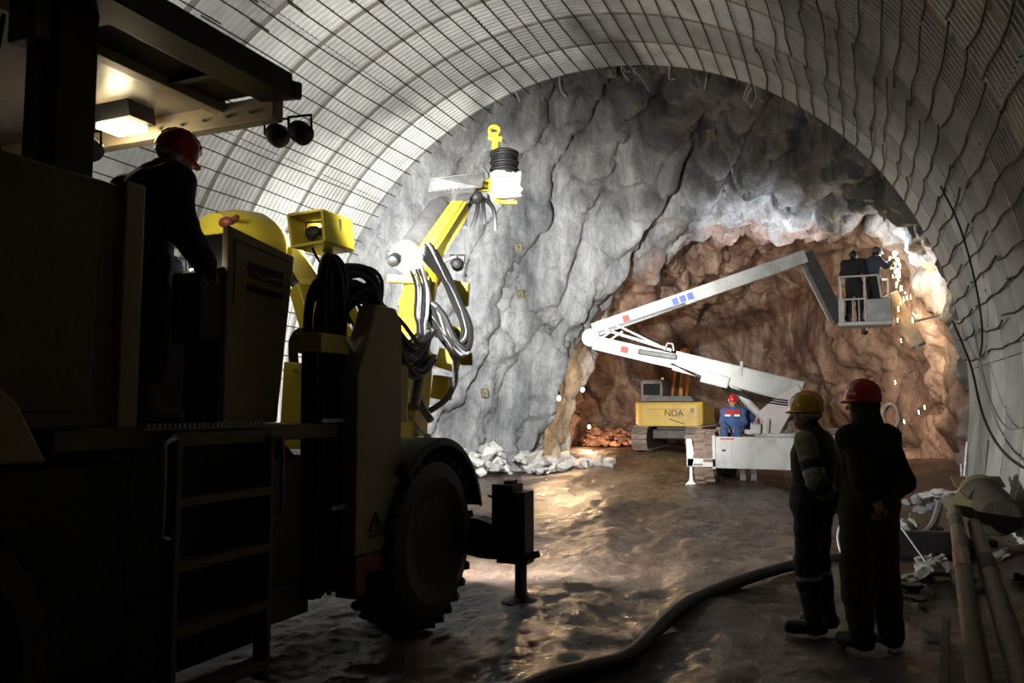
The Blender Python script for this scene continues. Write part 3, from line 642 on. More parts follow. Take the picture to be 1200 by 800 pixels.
# front deck with its lamp
part(MB().box((-5.0, 6.4, 0.7), (-3.90, 7.2, 1.28)), 'front_frame', M_BLK, bevel=0.02)
part(MB().box((-4.1, 6.45, 1.285), (-3.55, 6.95, 1.325)), 'front_deck', M_YEL, bevel=0.006)
part(MB().box((-3.62, 6.55, 1.32), (-3.54, 6.70, 1.37)), 'deck_stop', M_YEL, bevel=0.006)
for k in range(3): part(MB().tube([(-4.05 + 0.07 * k, 6.62, 1.66 - 0.02 * k), (-3.82 + 0.06 * k, 6.72, 1.33)], 0.018, 8), 'strut_rod', M_CHR, True)
part(MB().lathe((-3.78, 6.72, 1.36), (1, 0.2, 0.2), [(0.03, -0.08), (0.05, -0.06), (0.05, 0.06), (0.02, 0.1)], 10), 'rod_joint', M_CHR, True)
floodlight((-3.68, 6.90, 1.05), (0.45, 2.6, -1.0), 0.08)
# main boom
part(MB().bar((-4.05, 6.75, 1.25), (-4.08, 6.95, 2.25), 0.42, 0.40), 'boom_turret', M_YEL, bevel=0.02)
lc = part(MB().cyl((-3.72, 6.68, 2.36), (-3.63, 6.28, 1.66), 0.062, 16), 'lift_cylinder', M_STEEL, True)
part(MB().lathe((-4.08, 6.95, 2.2), (-0.25, 0.75, 0.95), [(0.17, 0), (0.21, 0.05), (0.21, 0.3), (0.18, 0.34), (0.18, 1.1), (0.21, 1.14), (0.21, 1.3), (0.15, 1.34)], 22), 'boom_tube', M_YEL, True)
part(MB().bar((-4.33, 7.70, 3.28), (-4.57, 9.02, 4.20), 0.17, 0.20), 'boom_beam', M_YEL, bevel=0.012)
part(MB().bar((-4.22, 7.73, 3.28), (-4.47, 9.05, 4.20), 0.05, 0.17), 'beam_rail', M_YEL, bevel=0.008)
part(MB().cyl((-4.56, 7.75, 3.36), (-4.82, 8.95, 4.18), 0.155, 22), 'boom_sleeve', M_STEEL, True)
part(MB().lathe((-4.55, 7.70, 3.34), (-0.2, 0.82, 0.56), [(0.155, -0.03), (0.185, -0.03), (0.185, 0.03), (0.155, 0.03)], 22, True), 'sleeve_collar', M_STEEL, True)
for k, (a, b) in enumerate((((-4.50, 7.25, 3.02), (-4.05, 7.35, 2.98)), ((-4.40, 7.35, 2.78), (-3.95, 7.3, 2.66)))): part(MB().bar(a, b, 0.10, 0.08), 'boom_bracket', M_YEL, bevel=0.01)
part(MB().prism([(-3.90, 7.55, 3.02), (-3.74, 7.62, 2.98), (-3.76, 7.62, 2.74), (-3.86, 7.58, 2.70)], (0.0, 0.06, 0)), 'sensor_bracket', M_YEL, bevel=0.006)
for (c, s_, r_) in (((-3.78, 7.30, 2.42), (0.28, 0.16, 0.14), (0.1, 0.2, 0.1)), ((-3.80, 7.30, 2.14), (0.22, 0.18, 0.20), (0, 0.3, 0.2)), ((-3.86, 7.28, 1.86), (0.18, 0.16, 0.24), (0, 0.15, 0)), ((-3.62, 7.35, 2.15), (0.12, 0.10, 0.12), (0.2, 0, 0.4)), ((-4.12, 6.78, 2.10), (0.18, 0.1, 0.3), (0, -0.2, 0))):
    part(MB().obox(c, s_, r_), 'feed_bracket', M_YEL, bevel=0.012)
# boom work lamps
for c, d in (((-3.94, 7.76, 3.22), (-5.0, 10.4, -0.3)), ((-4.28, 7.0, 3.16), (-0.7, 2.7, 1.4))): floodlight(c, d, 0.07)
part(MB().bar((-4.28, 7.70, 3.20), (-3.92, 7.72, 3.30), 0.03, 0.03), 'lamp_bar', M_STEEL)
# hoses around the boom
for k in range(15):
    a = hr.uniform(-0.09, 0.09); b = hr.uniform(-0.08, 0.08)
    part(MB().tube(spline([(-4.18 + a, 7.5, 3.34 + b), (-4.02 + a, 7.32, 3.22 + b), (-3.78 + a * .6, 7.16, 2.98), (-3.60 + a * .5, 7.05, 2.72 + b * .4), (-3.45 + a * .6, 6.98, 2.45), (-3.44 + a * .7, 6.90, 2.22 + b), (-3.58 + a, 6.86, 2.30), (-3.72 + a, 6.86, 2.56 + b), (-3.90 + a, 6.88, 2.68)], 5), hr.choice((0.018, 0.023, 0.028)), 6), 'boom_hose', M_HOSE if k % 5 else M_GHOSE, True)
for k in range(8):
    a = hr.uniform(-0.10, 0.10); b = hr.uniform(-0.05, 0.05)
    part(MB().tube(spline([(-4.0 + a, 6.95, 3.0 + b), (-3.88 + a, 6.85, 2.80 + b), (-3.83 + a, 6.75, 2.55), (-3.75 + a * .6, 6.62, 2.42 + b), (-3.66 + a * .6, 6.5, 2.15)], 5), hr.choice((0.012, 0.016)), 6), 'boom_hose', M_GHOSE if k % 2 else M_HOSE, True)
part(MB().tube(spline([(-3.78, 6.65, 2.0), (-3.75, 6.57, 1.87), (-3.67, 6.50, 1.68), (-3.54, 6.46, 1.54)], 5), 0.035, 8), 'return_hose', M_GHOSE, True)
part(MB().tube(spline([(-3.70, 7.2, 2.2), (-3.62, 7.1, 1.95), (-3.66, 7.0, 1.75), (-3.8, 6.9, 1.62)], 5), 0.03, 8), 'return_hose', M_GHOSE, True)
for k in range(4): part(MB().tube([(-4.30 + 0.03 * k, 7.45, 3.12 + 0.03 * k), (-4.05 + 0.03 * k, 7.15, 2.82 + 0.02 * k), (-3.9 + 0.03 * k, 7.0, 2.45)], 0.012, 6), 'hydraulic_pipe', M_CHR, True)
# boom end: guards, bracket, white box, coiled hose and drill head
part(MB().prism([(-5.04, 9.15, 4.68), (-4.46, 9.58, 4.81), (-4.43, 9.42, 4.55), (-5.08, 9.13, 4.48)], (0.0, 0.015, 0.01)), 'guard_plate', M_GUARD)
part(MB().prism([(-5.10, 9.12, 4.47), (-4.50, 9.36, 4.52), (-4.50, 9.19, 4.34), (-4.62, 9.10, 4.27), (-4.99, 8.98, 4.24)], (0.0, 0.015, 0.01)), 'guard_plate', M_GUARD)
for k in range(4): part(MB().cyl((-4.86 + 0.05 * k, 9.22 + 0.02 * k, 4.50 + 0.02 * (k % 2)), (-4.85 + 0.05 * k, 9.19 + 0.02 * k, 4.50 + 0.02 * (k % 2)), 0.010, 8), 'guard_bolt', M_CHR)
part(MB().lathe((-4.78, 9.5, 4.72), (0.2, -0.5, 0.8), [(0.10, -0.01), (0.12, -0.01), (0.12, 0.01), (0.10, 0.01)], 16, True), 'ring_handle', M_CHR, True)
part(MB().prism([(-4.68, 9.72, 4.70), (-4.40, 9.82, 4.84), (-4.38, 9.80, 4.48), (-4.46, 9.78, 4.46), (-4.46, 9.78, 4.60), (-4.68, 9.72, 4.62)], (0.02, 0.10, 0)), 'tilt_bracket', M_YEL, bevel=0.01)
wb_ = part(MB().prism([(-4.38, 9.72, 4.78), (-4.11, 10.02, 4.82), (-4.13, 10.02, 4.70), (-4.09, 10.04, 4.66), (-4.13, 10.03, 4.60), (-4.10, 10.04, 4.56), (-4.37, 9.73, 4.49)], (-0.20, 0.16, 0)), 'white_box', M_WHT, bevel=0.008)
sub(MB().prism([(-4.36, 9.72, 4.87), (-4.11, 10.02, 4.90), (-4.11, 10.02, 4.83), (-4.36, 9.72, 4.80)], (-0.18, 0.14, 0)), 'box_lid', M_WHT, wb_, bevel=0.006)
part(MB().tube([(-4.40, 9.83, 4.46), (-4.16, 9.98, 4.46)], 0.025, 8), 'lower_pin', M_YEL, True)
co = part(MB().cyl((-4.34, 9.96, 4.86), (-4.34, 9.96, 5.20), 0.15, 18), 'hose_drum', M_BLK, True)
for k in range(9):
    z = 4.89 + 0.034 * k; rr = 0.175 + 0.012 * math.sin(k * 1.9)
    sub(MB().tube([(-4.34 + rr * math.cos(t * math.pi / 12), 9.96 + rr * math.sin(t * math.pi / 12), z + 0.004 * math.sin(t)) for t in range(25)], 0.021, 6), 'hose_turn', M_HOSE, co, True)
dh = part(MB().cyl((-4.45, 9.90, 5.20), (-4.44, 9.89, 5.44), 0.05, 12), 'drill_head', M_YEL, True)
sub(MB().obox((-4.45, 9.90, 5.37), (0.20, 0.07, 0.06), (0, 0.2, 0.3)), 'head_crossbar', M_YEL, dh, bevel=0.008)
sub(MB().lathe((-4.46, 9.88, 5.47), (0.4, -0.8, 0.2), [(0.05, -0.03), (0.085, -0.03), (0.085, 0.03), (0.05, 0.03)], 14, True), 'head_ring', M_YEL, dh, True)
part(MB().tube(spline([(-4.52, 9.85, 4.86), (-4.60, 9.82, 5.0), (-4.55, 9.83, 5.18), (-4.50, 9.86, 5.30)], 5), 0.012, 6), 'thin_hose', M_CHR, True)
part(MB().tube(spline([(-4.56, 9.80, 4.80), (-4.66, 9.78, 4.92), (-4.62, 9.8, 5.15), (-4.54, 9.84, 5.22)], 5), 0.010, 6), 'thin_hose', M_STEEL, True)
for (a, b, c) in (((-4.51, 9.39, 4.44), (-4.60, 9.30, 4.2), (-4.56, 9.19, 3.98)), ((-4.47, 9.41, 4.44), (-4.46, 9.34, 4.2), (-4.49, 9.23, 3.94)), ((-4.46, 9.5, 4.44), (-4.30, 9.50, 4.28), (-4.28, 9.53, 3.98)), ((-4.44, 9.48, 4.42), (-4.40, 9.42, 4.2), (-4.38, 9.40, 4.05))):
    part(MB().tube(spline([a, b, c], 6), 0.03, 8), 'hanging_hose', M_HOSE, True)
part(MB().ell((-4.50, 9.40, 4.42), (0.10, 0.10, 0.09)), 'hose_joint', M_BLK, True)

# ================================================================ PEOPLE (distance-field bodies, one continuous surface)
class SDF:
    def __init__(s, lo, hi, vox):
        s.lo = np.array(lo, float); s.vox = vox; s.n = np.ceil((np.array(hi, float) - s.lo) / vox).astype(int) + 1
        s.g = np.full(tuple(s.n), 1.0, np.float32)
    def _win(s, lo, hi):
        a = np.clip(np.floor((np.array(lo) - s.lo) / s.vox).astype(int), 0, s.n); b = np.clip(np.ceil((np.array(hi) - s.lo) / s.vox).astype(int) + 1, 0, s.n)
        if np.any(b <= a): return None
        ax = [s.lo[i] + s.vox * np.arange(a[i], b[i]) for i in range(3)]
        return (slice(a[0], b[0]), slice(a[1], b[1]), slice(a[2], b[2])), np.meshgrid(*ax, indexing='ij')
    def _merge(s, sl, d, k):
        g = s.g[sl]
        h = np.maximum(k - np.abs(g - d), 0) / max(k, 1e-6); s.g[sl] = np.minimum(g, d) - h * h * k * 0.25
    def cone(s, p, q, r1, r2=None, k=0.03, flat=None):
        r2 = r1 if r2 is None else r2; p = np.array(p, float); q = np.array(q, float); m = max(r1, r2) * 1.5 + k + 0.05
        w_ = s._win(np.minimum(p, q) - m, np.maximum(p, q) + m)
        if w_ is None: return s
        sl, (X, Y, Z) = w_; d = q - p; L2 = max(d @ d, 1e-9)
        t = np.clip(((X - p[0]) * d[0] + (Y - p[1]) * d[1] + (Z - p[2]) * d[2]) / L2, 0, 1)
        dx, dy, dz = X - p[0] - t * d[0], Y - p[1] - t * d[1], Z - p[2] - t * d[2]
        s._merge(sl, np.sqrt(dx * dx + dy * dy + dz * dz) - (r1 + (r2 - r1) * t), k); return s
    def ell(s, c, r, k=0.03, rx=0.0, M=None):
        c = np.array(c, float); r = np.array(r, float); m = max(r) + k + 0.05; w_ = s._win(c - m, c + m)
        if w_ is None: return s
        sl, (X, Y, Z) = w_; X = X - c[0]; Y = Y - c[1]; Z = Z - c[2]
        if M is not None: X, Y, Z = [M[0][i] * X + M[1][i] * Y + M[2][i] * Z for i in range(3)]
        if rx: cs, sn = math.cos(rx), math.sin(rx); Y, Z = Y * cs + Z * sn, -Y * sn + Z * cs
        q = np.sqrt((X / r[0]) ** 2 + (Y / r[1]) ** 2 + (Z / r[2]) ** 2); q2 = np.sqrt((X / r[0] ** 2) ** 2 + (Y / r[1] ** 2) ** 2 + (Z / r[2] ** 2) ** 2)
        s._merge(sl, q * (q - 1) / np.maximum(q2, 1e-6), k); return s
    def cut(s, p, n):            # keep the side the normal points away from
        n = np.array(n, float); n /= np.linalg.norm(n); ax = [s.lo[i] + s.vox * np.arange(s.n[i]) for i in range(3)]
        d = (ax[0][:, None, None] - p[0]) * n[0] + (ax[1][None, :, None] - p[1]) * n[1] + (ax[2][None, None, :] - p[2]) * n[2]
        s.g = np.maximum(s.g, d.astype(np.float32)); return s
    def wrinkle(s, amp, sc_):
        ax = [s.lo[i] + s.vox * np.arange(s.n[i]) for i in range(3)]; X, Y, Z = np.meshgrid(*ax, indexing='ij')
        s.g += amp * (np.sin(X * sc_ + 2.3 * np.sin(Z * sc_ * 0.6)) * np.sin(Z * sc_ * 1.2 + 1.7 * np.sin(Y * sc_ * 0.8)) ).astype(np.float32); return s
    def mesh(s, name, m):
        g = s.g.copy(); g[0] = g[-1] = 1; g[:, 0] = g[:, -1] = 1; g[:, :, 0] = g[:, :, -1] = 1
        ins = g < 0; nx, ny, nz = g.shape
        acc = np.zeros((nx-1, ny-1, nz-1, 3), np.float32); cnt = np.zeros((nx-1, ny-1, nz-1), np.float32)
        for dx, dy, dz, axd in [(0,0,0,0),(0,1,0,0),(0,0,1,0),(0,1,1,0),(0,0,0,1),(1,0,0,1),(0,0,1,1),(1,0,1,1),(0,0,0,2),(1,0,0,2),(0,1,0,2),(1,1,0,2)]:
            ex, ey, ez = dx + (axd == 0), dy + (axd == 1), dz + (axd == 2)
            A = g[dx:nx-1+dx, dy:ny-1+dy, dz:nz-1+dz]; B = g[ex:nx-1+ex, ey:ny-1+ey, ez:nz-1+ez]
            x = (A < 0) != (B < 0); t = np.where(x, A / np.where(x, A - B, 1), 0)
            for i, o in enumerate((dx, dy, dz)): acc[..., i] += np.where(x, o + (t if axd == i else 0), 0)
            cnt += x
        act = cnt > 0; idx = -np.ones(act.shape, int); idx[act] = np.arange(act.sum())
        base = np.argwhere(act); vs = (base + acc[act] / cnt[act][:, None]) * s.vox + s.lo
        fs = []
        for axd in range(3):
            A = ins[1:-1, 1:-1, 1:-1]
            o = [0, 0, 0]; o[axd] = 1
            B = ins[1+o[0]:nx-1+o[0], 1+o[1]:ny-1+o[1], 1+o[2]:nz-1+o[2]]
            e = np.argwhere(A != B) + 1
            if len(e) == 0: continue
            flip = ins[e[:, 0], e[:, 1], e[:, 2]]
            u = [0, 0, 0]; v = [0, 0, 0]; u[(axd + 1) % 3] = 1; v[(axd + 2) % 3] = 1; u = np.array(u); v = np.array(v)
            q = [idx[tuple((e - a).T)] for a in (u * 0, u, u + v, v)]
            Q = np.stack(q, 1); Q[~flip] = Q[~flip][:, ::-1]; fs.append(Q[(Q >= 0).all(1)])
        fs = np.concatenate(fs)
        me = bpy.data.meshes.new(name); me.from_pydata(vs.tolist(), [], fs.tolist()); me.materials.append(m)
        me.polygons.foreach_set('use_smooth', [True] * len(me.polygons)); me.update(); return me

M_SKIN = mat('skin', (0.42, 0.24, 0.16), 0.5, 0.0, (0.36, 0.20, 0.13), 12)
M_HAIR = mat('dark_hair', (0.015, 0.012, 0.010), 0.6)
M_BOOT = mat('dirty_boot', (0.035, 0.03, 0.026), 0.6, 0.0, (0.07, 0.055, 0.04), 10)
M_STRIPE = mat('reflective_tape', (0.42, 0.42, 0.40), 0.35)
def cloth(name, c, c2=None): return mat(name, c, 0.85, 0.0, c2 or tuple(q * 0.75 for q in c), 7, 0.4, 60)
M_NAVY = cloth('navy_cloth', (0.022, 0.026, 0.048)); M_BLKC = cloth('black_cloth', (0.012, 0.012, 0.013)); M_VEST = cloth('dark_vest', (0.022, 0.024, 0.024))
M_SLEEVE = cloth('grey_sleeve', (0.34, 0.33, 0.28)); M_BRN = cloth('brown_trousers', (0.055, 0.046, 0.036)); M_BLUE = cloth('blue_cloth', (0.05, 0.09, 0.22)); M_REDC = cloth('red_cloth', (0.42, 0.03, 0.03))
def helmet_mat(name, c): return mat(name, c, 0.22, 0.0, tuple(q * 0.85 for q in c), 5, coat=0.4)
M_HYEL = helmet_mat('yellow_helmet', (0.80, 0.50, 0.02)); M_HRED = helmet_mat('red_helmet', (0.55, 0.012, 0.012)); M_HGRY = helmet_mat('grey_helmet', (0.10, 0.10, 0.11))

def up(a, b, t): return tuple(np.array(a) + (np.array(b) - np.array(a)) * t)
def person(label, loc, rz, J, clothes, vox=0.011, helmet=M_HYEL, head_tilt=0.0, hair=True, hands=None, cat='person', head_yaw=0.0):
    """J: joints in metres, x = the person's right, y = forward, z = up"""
    root = thing('person', label, cat, loc, rz)
    lo = np.min(list(J.values()), axis=0) - 0.25; hi = np.max(list(J.values()), axis=0) + 0.25
    hd = np.array(J['head']); nk = np.array(J['neck'])
    ct, st_ = math.cos(head_tilt), math.sin(head_tilt)
    HM = Matrix.Rotation(head_yaw, 3, 'Z') @ Matrix.Rotation(-head_tilt, 3, 'X')                 # head space: turn, then tilt forward
    HR = [[HM[i][j] for j in range(3)] for i in range(3)]
    def H(x, y, z): q = HM @ Vector((x, y, z)); return (hd[0] + q.x, hd[1] + q.y, hd[2] + q.z)
    def torso(S, g, k=0.06, sh=True):
        ch, pe = np.array(J['chest']), np.array(J['pelvis'])
        S.ell(ch, (0.165 + g, 0.115 + g, 0.20 + g), k); S.ell(pe, (0.155 + g, 0.115 + g, 0.13 + g), k)
        S.cone(pe, ch, 0.125 + g, 0.13 + g, k)
        if sh: S.ell(np.array(J['shoR']) + (0.0, 0, -0.01), (0.075 + g, 0.075 + g, 0.07 + g), k); S.ell(np.array(J['shoL']) + (0.0, 0, -0.01), (0.075 + g, 0.075 + g, 0.07 + g), k)
        S.cone(up(J['shoR'], J['shoL'], 0.0 if sh else 0.16), up(J['shoL'], J['shoR'], 0.0 if sh else 0.16), 0.06 + g, 0.06 + g, k)
    def arm(S, s, g, k=0.03):
        S.cone(J['sho' + s], J['elb' + s], 0.056 + g, 0.045 + g, k); S.cone(J['elb' + s], J['wri' + s], 0.045 + g, 0.030 + g, k)
    def leg(S, s, g, k=0.04, end='ank'):
        S.cone(J['hip' + s], J['kne' + s], 0.088 + g, 0.060 + g, k); S.cone(J['kne' + s], up(J['kne' + s], J['ank' + s], 0.35), 0.060 + g, 0.060 + g, k); S.cone(up(J['kne' + s], J['ank' + s], 0.35), J['ank' + s], 0.060 + g, 0.042 + g, k)
    def foot(S, s, g):
        a, t = np.array(J['ank' + s]), np.array(J['toe' + s])
        S.cone(a, a + (0, 0, -0.02), 0.045 + g, 0.05 + g); S.cone(a + (t - a) * -0.25 + (0, 0, -0.03), t, 0.042 + g, 0.038 + g, 0.03)
    # body
    B = SDF(lo, hi, vox); torso(B, -0.012)
    for s in 'RL':
        arm(B, s, -0.004); leg(B, s, -0.01); foot(B, s, -0.012)
    B.cone(nk, H(0, -0.015, -0.05), 0.058, 0.052, 0.03)
    B.ell(H(0, 0.0, 0.03), (0.076, 0.096, 0.098), 0.02, M=HR); B.ell(H(0, 0.035, -0.055), (0.055, 0.062, 0.062), 0.03, M=HR)          # skull, jaw
    B.cone(H(0, 0.092, 0.005), H(0, 0.112, -0.025), 0.010, 0.015, 0.015); B.ell(H(0, 0.082, -0.062), (0.026, 0.014, 0.010), 0.01, M=HR)   # nose, lips
    for sx in (-1, 1):
        B.ell(H(sx * 0.032, 0.085, 0.028), (0.022, 0.012, 0.009), 0.01, M=HR); B.ell(H(sx * 0.078, -0.008, -0.01), (0.012, 0.022, 0.034), 0.008, M=HR)      # brow, ear
    for s in 'RL':                                                         # hands: palm, four fingers with a bend, thumb from its side
        wv, ev = np.array(J['wri' + s]), np.array(J['elb' + s]); d = (wv - ev); d /= np.linalg.norm(d)
        spec = (hands or {}).get(s, {}); d = np.array(spec.get('dir', d), float); d /= np.linalg.norm(d)
        pn = np.array(spec.get('palm', (0, 0, -1)), float); pn -= d * (pn @ d); pn /= max(np.linalg.norm(pn), 1e-6); sd = np.cross(d, pn); sgn = spec.get('thumb', 1)
        pc = wv + d * 0.055; curl = spec.get('curl', 0.7)
        for o in (-0.026, -0.009, 0.009, 0.026): B.cone(wv + sd * o * 0.6, wv + d * 0.085 + sd * o, 0.016, 0.014, 0.012)
        for kf, (o, ln) in enumerate(((-0.030, 0.062), (-0.010, 0.078), (0.011, 0.074), (0.031, 0.056))):
            a = wv + d * 0.088 + sd * o; b = a + (d * math.cos(curl * 0.5) + pn * math.sin(curl * 0.5)) * ln * 0.5; c = b + (d * math.cos(curl * 1.5) + pn * math.sin(curl * 1.5)) * ln * 0.5
            B.cone(a, b, 0.0105, 0.0095, 0.004); B.cone(b, c, 0.0095, 0.008, 0.004)
        a = wv + d * 0.03 - sd * 0.028 * sgn; b = a + (d * 0.6 - sd * 0.7 * sgn + pn * 0.3) * 0.04; c = b + (d * 0.9 - sd * 0.1 * sgn + pn * 0.4) * 0.035
        B.cone(a, b, 0.014, 0.012, 0.006); B.cone(b, c, 0.0115, 0.009, 0.004)
    o = bpy.data.objects.new('body', B.mesh('body', M_SKIN)); link(o, root)
    # clothes
    for nm, m, what, g in clothes:
        S = SDF(lo, hi, vox)
        if what == 'jacket' or what == 'vest':
            torso(S, g, sh=(what == 'jacket'))
            if what == 'jacket':
                for s in 'RL': arm(S, s, g * 0.9); S.cut(np.array(J['wri' + s]), np.array(J['wri' + s]) - np.array(J['elb' + s])) if False else None
            S.cone(nk, nk + (hd - nk) * 0.25, 0.066 + g * 0.4, 0.064 + g * 0.3, 0.03)
            hem = J['pelvis'][2] - (0.06 if what == 'jacket' else 0.02)
            if what == 'vest': S.wrinkle(0.004, 22); S.cut((0, 0, hem), (0, 0, -1))
            else:
                S.wrinkle(0.005, 24)
                # hem only under the trunk
                T = SDF(lo, hi, vox); T.g[:] = 1; 
                ax = [S.lo[i] + S.vox * np.arange(S.n[i]) for i in range(3)]; X, Y, Z = np.meshgrid(*ax, indexing='ij')
                ar = SDF(lo, hi, vox)
                for s in 'RL': arm(ar, s, g * 0.9 + 0.01)
                low = np.maximum(S.g, (hem - Z)); S.g = np.where(ar.g < 0, S.g, low).astype(np.float32)
        elif what == 'sleeves':
            for s in 'RL': arm(S, s, g)
            S.wrinkle(0.004, 30)
        elif what == 'trousers':
            pe = np.array(J['pelvis']); S.ell(pe, (0.155 + g, 0.118 + g, 0.14 + g), 0.06)
            for s in 'RL': leg(S, s, g)
            S.cone(pe, pe + (0, 0, 0.14), 0.145 + g, 0.135 + g, 0.05); S.wrinkle(0.006, 20)
            S.cut((0, 0, pe[2] + 0.13), (0, 0, 1))
        elif what == 'boots':
            for s in 'RL':
                foot(S, s, g); S.cone(J['ank' + s], up(J['ank' + s], J['kne' + s], 0.30), 0.052 + g, 0.062 + g, 0.03)
            S.wrinkle(0.002, 40)
        elif what == 'hood':
            S.ell(H(0, -0.012, 0.02), (0.088, 0.105, 0.105), 0.03, M=HR); S.cone(H(0, -0.02, -0.03), nk, 0.085, 0.10, 0.04); S.cone(nk, J['chest'], 0.10, 0.12, 0.05)
            S.cut(H(0, 0.062, 0), np.array(H(0, 1, 0)) - np.array(H(0, 0, 0))); S.cut(np.array(J['chest']) + (0, 0, 0.08), (0, 0, -1))
        me = S.mesh(nm, m); link(bpy.data.objects.new(nm, me), root)
    if hair:
        S = SDF(lo, hi, vox); S.ell(H(0, -0.014, 0.035), (0.083, 0.098, 0.103), 0.02, M=HR); S.cut(H(0, 0.035, 0), np.array(H(0, 1, -0.1)) - np.array(H(0, 0, 0))); S.cut(H(0, 0, -0.055), np.array(H(0, 0, -1)) - np.array(H(0, 0, 0)))
        link(bpy.data.objects.new('hair', S.mesh('hair', M_HAIR)), root)
    if helmet:
        S = SDF(hd - 0.24, hd + 0.26, 0.0055 if vox < 0.016 else 0.011)
        S.ell(H(0, -0.004, 0.045), (0.104, 0.128, 0.132), 0.01, M=HR)
        rp = [H(0, -0.004 + 0.128 * math.sin(a_), 0.045 + 0.132 * math.cos(a_)) for a_ in np.linspace(-1.15, 1.15, 9)]
        for a_, b_ in zip(rp[:-1], rp[1:]): S.cone(a_, b_, 0.011, 0.011, 0.012)
        S.cut(H(0, 0, 0.020), np.array(H(0, 0, -1)) - np.array(H(0, 0, 0)))
        S.ell(H(0, 0.006, 0.026), (0.108, 0.134, 0.010), 0.006, M=HR); S.ell(H(0, 0.108, 0.018), (0.076, 0.050, 0.009), 0.010, M=HR)
        hm = bpy.data.objects.new('helmet', S.mesh('helmet', helmet)); link(hm, root)
        S = SDF(hd - 0.2, hd + 0.2, 0.011); S.ell(H(0, -0.01, 0.0), (0.090, 0.108, 0.040), 0.01, M=HR); S.cut(H(0, 0.045, 0.0), np.array(H(0, 1, 0)) - np.array(H(0, 0, 0))); S.cut(H(0, 0, 0.03), np.array(H(0, 0, 1)) - np.array(H(0, 0, 0)))
        link(bpy.data.objects.new('helmet_band', S.mesh('helmet_band', M_STRIPE if helmet is not M_HGRY else M_BLKC)), root)
    return root
def ring_on(root, p, q, t, r, wd, m, name='reflective_band'):
    a = V(up(p, q, t)); d = (V(q) - V(p)).normalized(); o = bpy.data.objects.new(name, MB().lathe(a, d, [(r, -wd / 2), (r + 0.004, -wd / 2), (r + 0.004, wd / 2), (r, wd / 2)], 20, True).mesh(name, m, True)); link(o, root); return o

STAND = dict(head=(0, 0.03, 1.62), neck=(0, -0.01, 1.47), chest=(0, -0.01, 1.28), pelvis=(0, 0, 0.96), shoR=(0.18, -0.02, 1.41), shoL=(-0.18, -0.02, 1.41),
             elbR=(0.25, -0.12, 1.13), elbL=(-0.25, -0.12, 1.13), wriR=(0.07, -0.20, 0.95), wriL=(-0.04, -0.22, 0.93),
             hipR=(0.09, 0, 0.92), hipL=(-0.09, 0, 0.92), kneR=(0.11, 0.02, 0.50), kneL=(-0.11, 0.02, 0.50), ankR=(0.12, -0.03, 0.09), ankL=(-0.12, -0.03, 0.09), toeR=(0.15, 0.14, 0.045), toeL=(-0.15, 0.14, 0.045))
behind = {'R': dict(dir=(-0.75, -0.1, -0.35), palm=(0, -1, 0), curl=0.9, thumb=1), 'L': dict(dir=(0.75, -0.1, -0.35), palm=(0, -1, 0), curl=0.9, thumb=-1)}
Jy = dict(STAND); Jy.update(head=(0.0, 0.03, 1.60))
y_ = person('person in yellow helmet, dark vest and grey striped sleeves, hands behind back', (-0.30, 6.50, 0.0), R(72), Jy,
       [('trousers', M_NAVY, 'trousers', 0.022), ('boots', M_BOOT, 'boots', 0.012), ('sleeves', M_SLEEVE, 'sleeves', 0.024), ('vest', M_VEST, 'vest', 0.022)], 0.010, M_HYEL, 0.0, True, behind, head_yaw=R(12))
for (t, wd, m) in ((0.62, 0.07, M_NAVY), (0.80, 0.045, M_STRIPE)): ring_on(y_, Jy['shoL'], Jy['elbL'], t, 0.074, wd, m, 'sleeve_band')
for (t, wd, m) in ((0.08, 0.10, M_NAVY), (0.38, 0.045, M_STRIPE), (0.62, 0.09, M_NAVY), (0.86, 0.04, M_STRIPE)): ring_on(y_, Jy['elbL'], Jy['wriL'], t, 0.072 - 0.014 * t, wd, m, 'sleeve_band')
for s in 'RL': ring_on(y_, Jy['kne' + s], Jy['ank' + s], 0.22, 0.086, 0.03, M_STRIPE); ring_on(y_, Jy['kne' + s], Jy['ank' + s], 0.42, 0.078, 0.03, M_STRIPE)
link(bpy.data.objects.new('collar', MB().lathe((0, -0.005, 1.475), (0, 0.15, 1), [(0.068, -0.04), (0.076, -0.04), (0.070, 0.035), (0.062, 0.035)], 20, True).mesh('collar', M_SLEEVE, True)), y_)
Jr = {k: (v[0], v[1], v[2] * 1.035) for k, v in STAND.items()}; Jr.update(shoR=(0.145, -0.02, 1.45), shoL=(-0.145, -0.02, 1.45), elbL=(-0.175, -0.15, 1.17), elbR=(0.13, -0.20, 1.15), wriL=(-0.17, -0.20, 1.00), wriR=(-0.06, -0.24, 1.03))
r_ = person('person in red helmet and black hooded top with brown trousers, seen from behind', (0.08, 6.20, 0.0), R(38), Jr,
       [('trousers', M_BRN, 'trousers', 0.042), ('boots', M_BOOT, 'boots', 0.012), ('jacket', M_BLKC, 'jacket', 0.022), ('hood', M_BLKC, 'hood', 0.0)], 0.010, M_HRED, 0.0, False, behind, head_yaw=R(30))
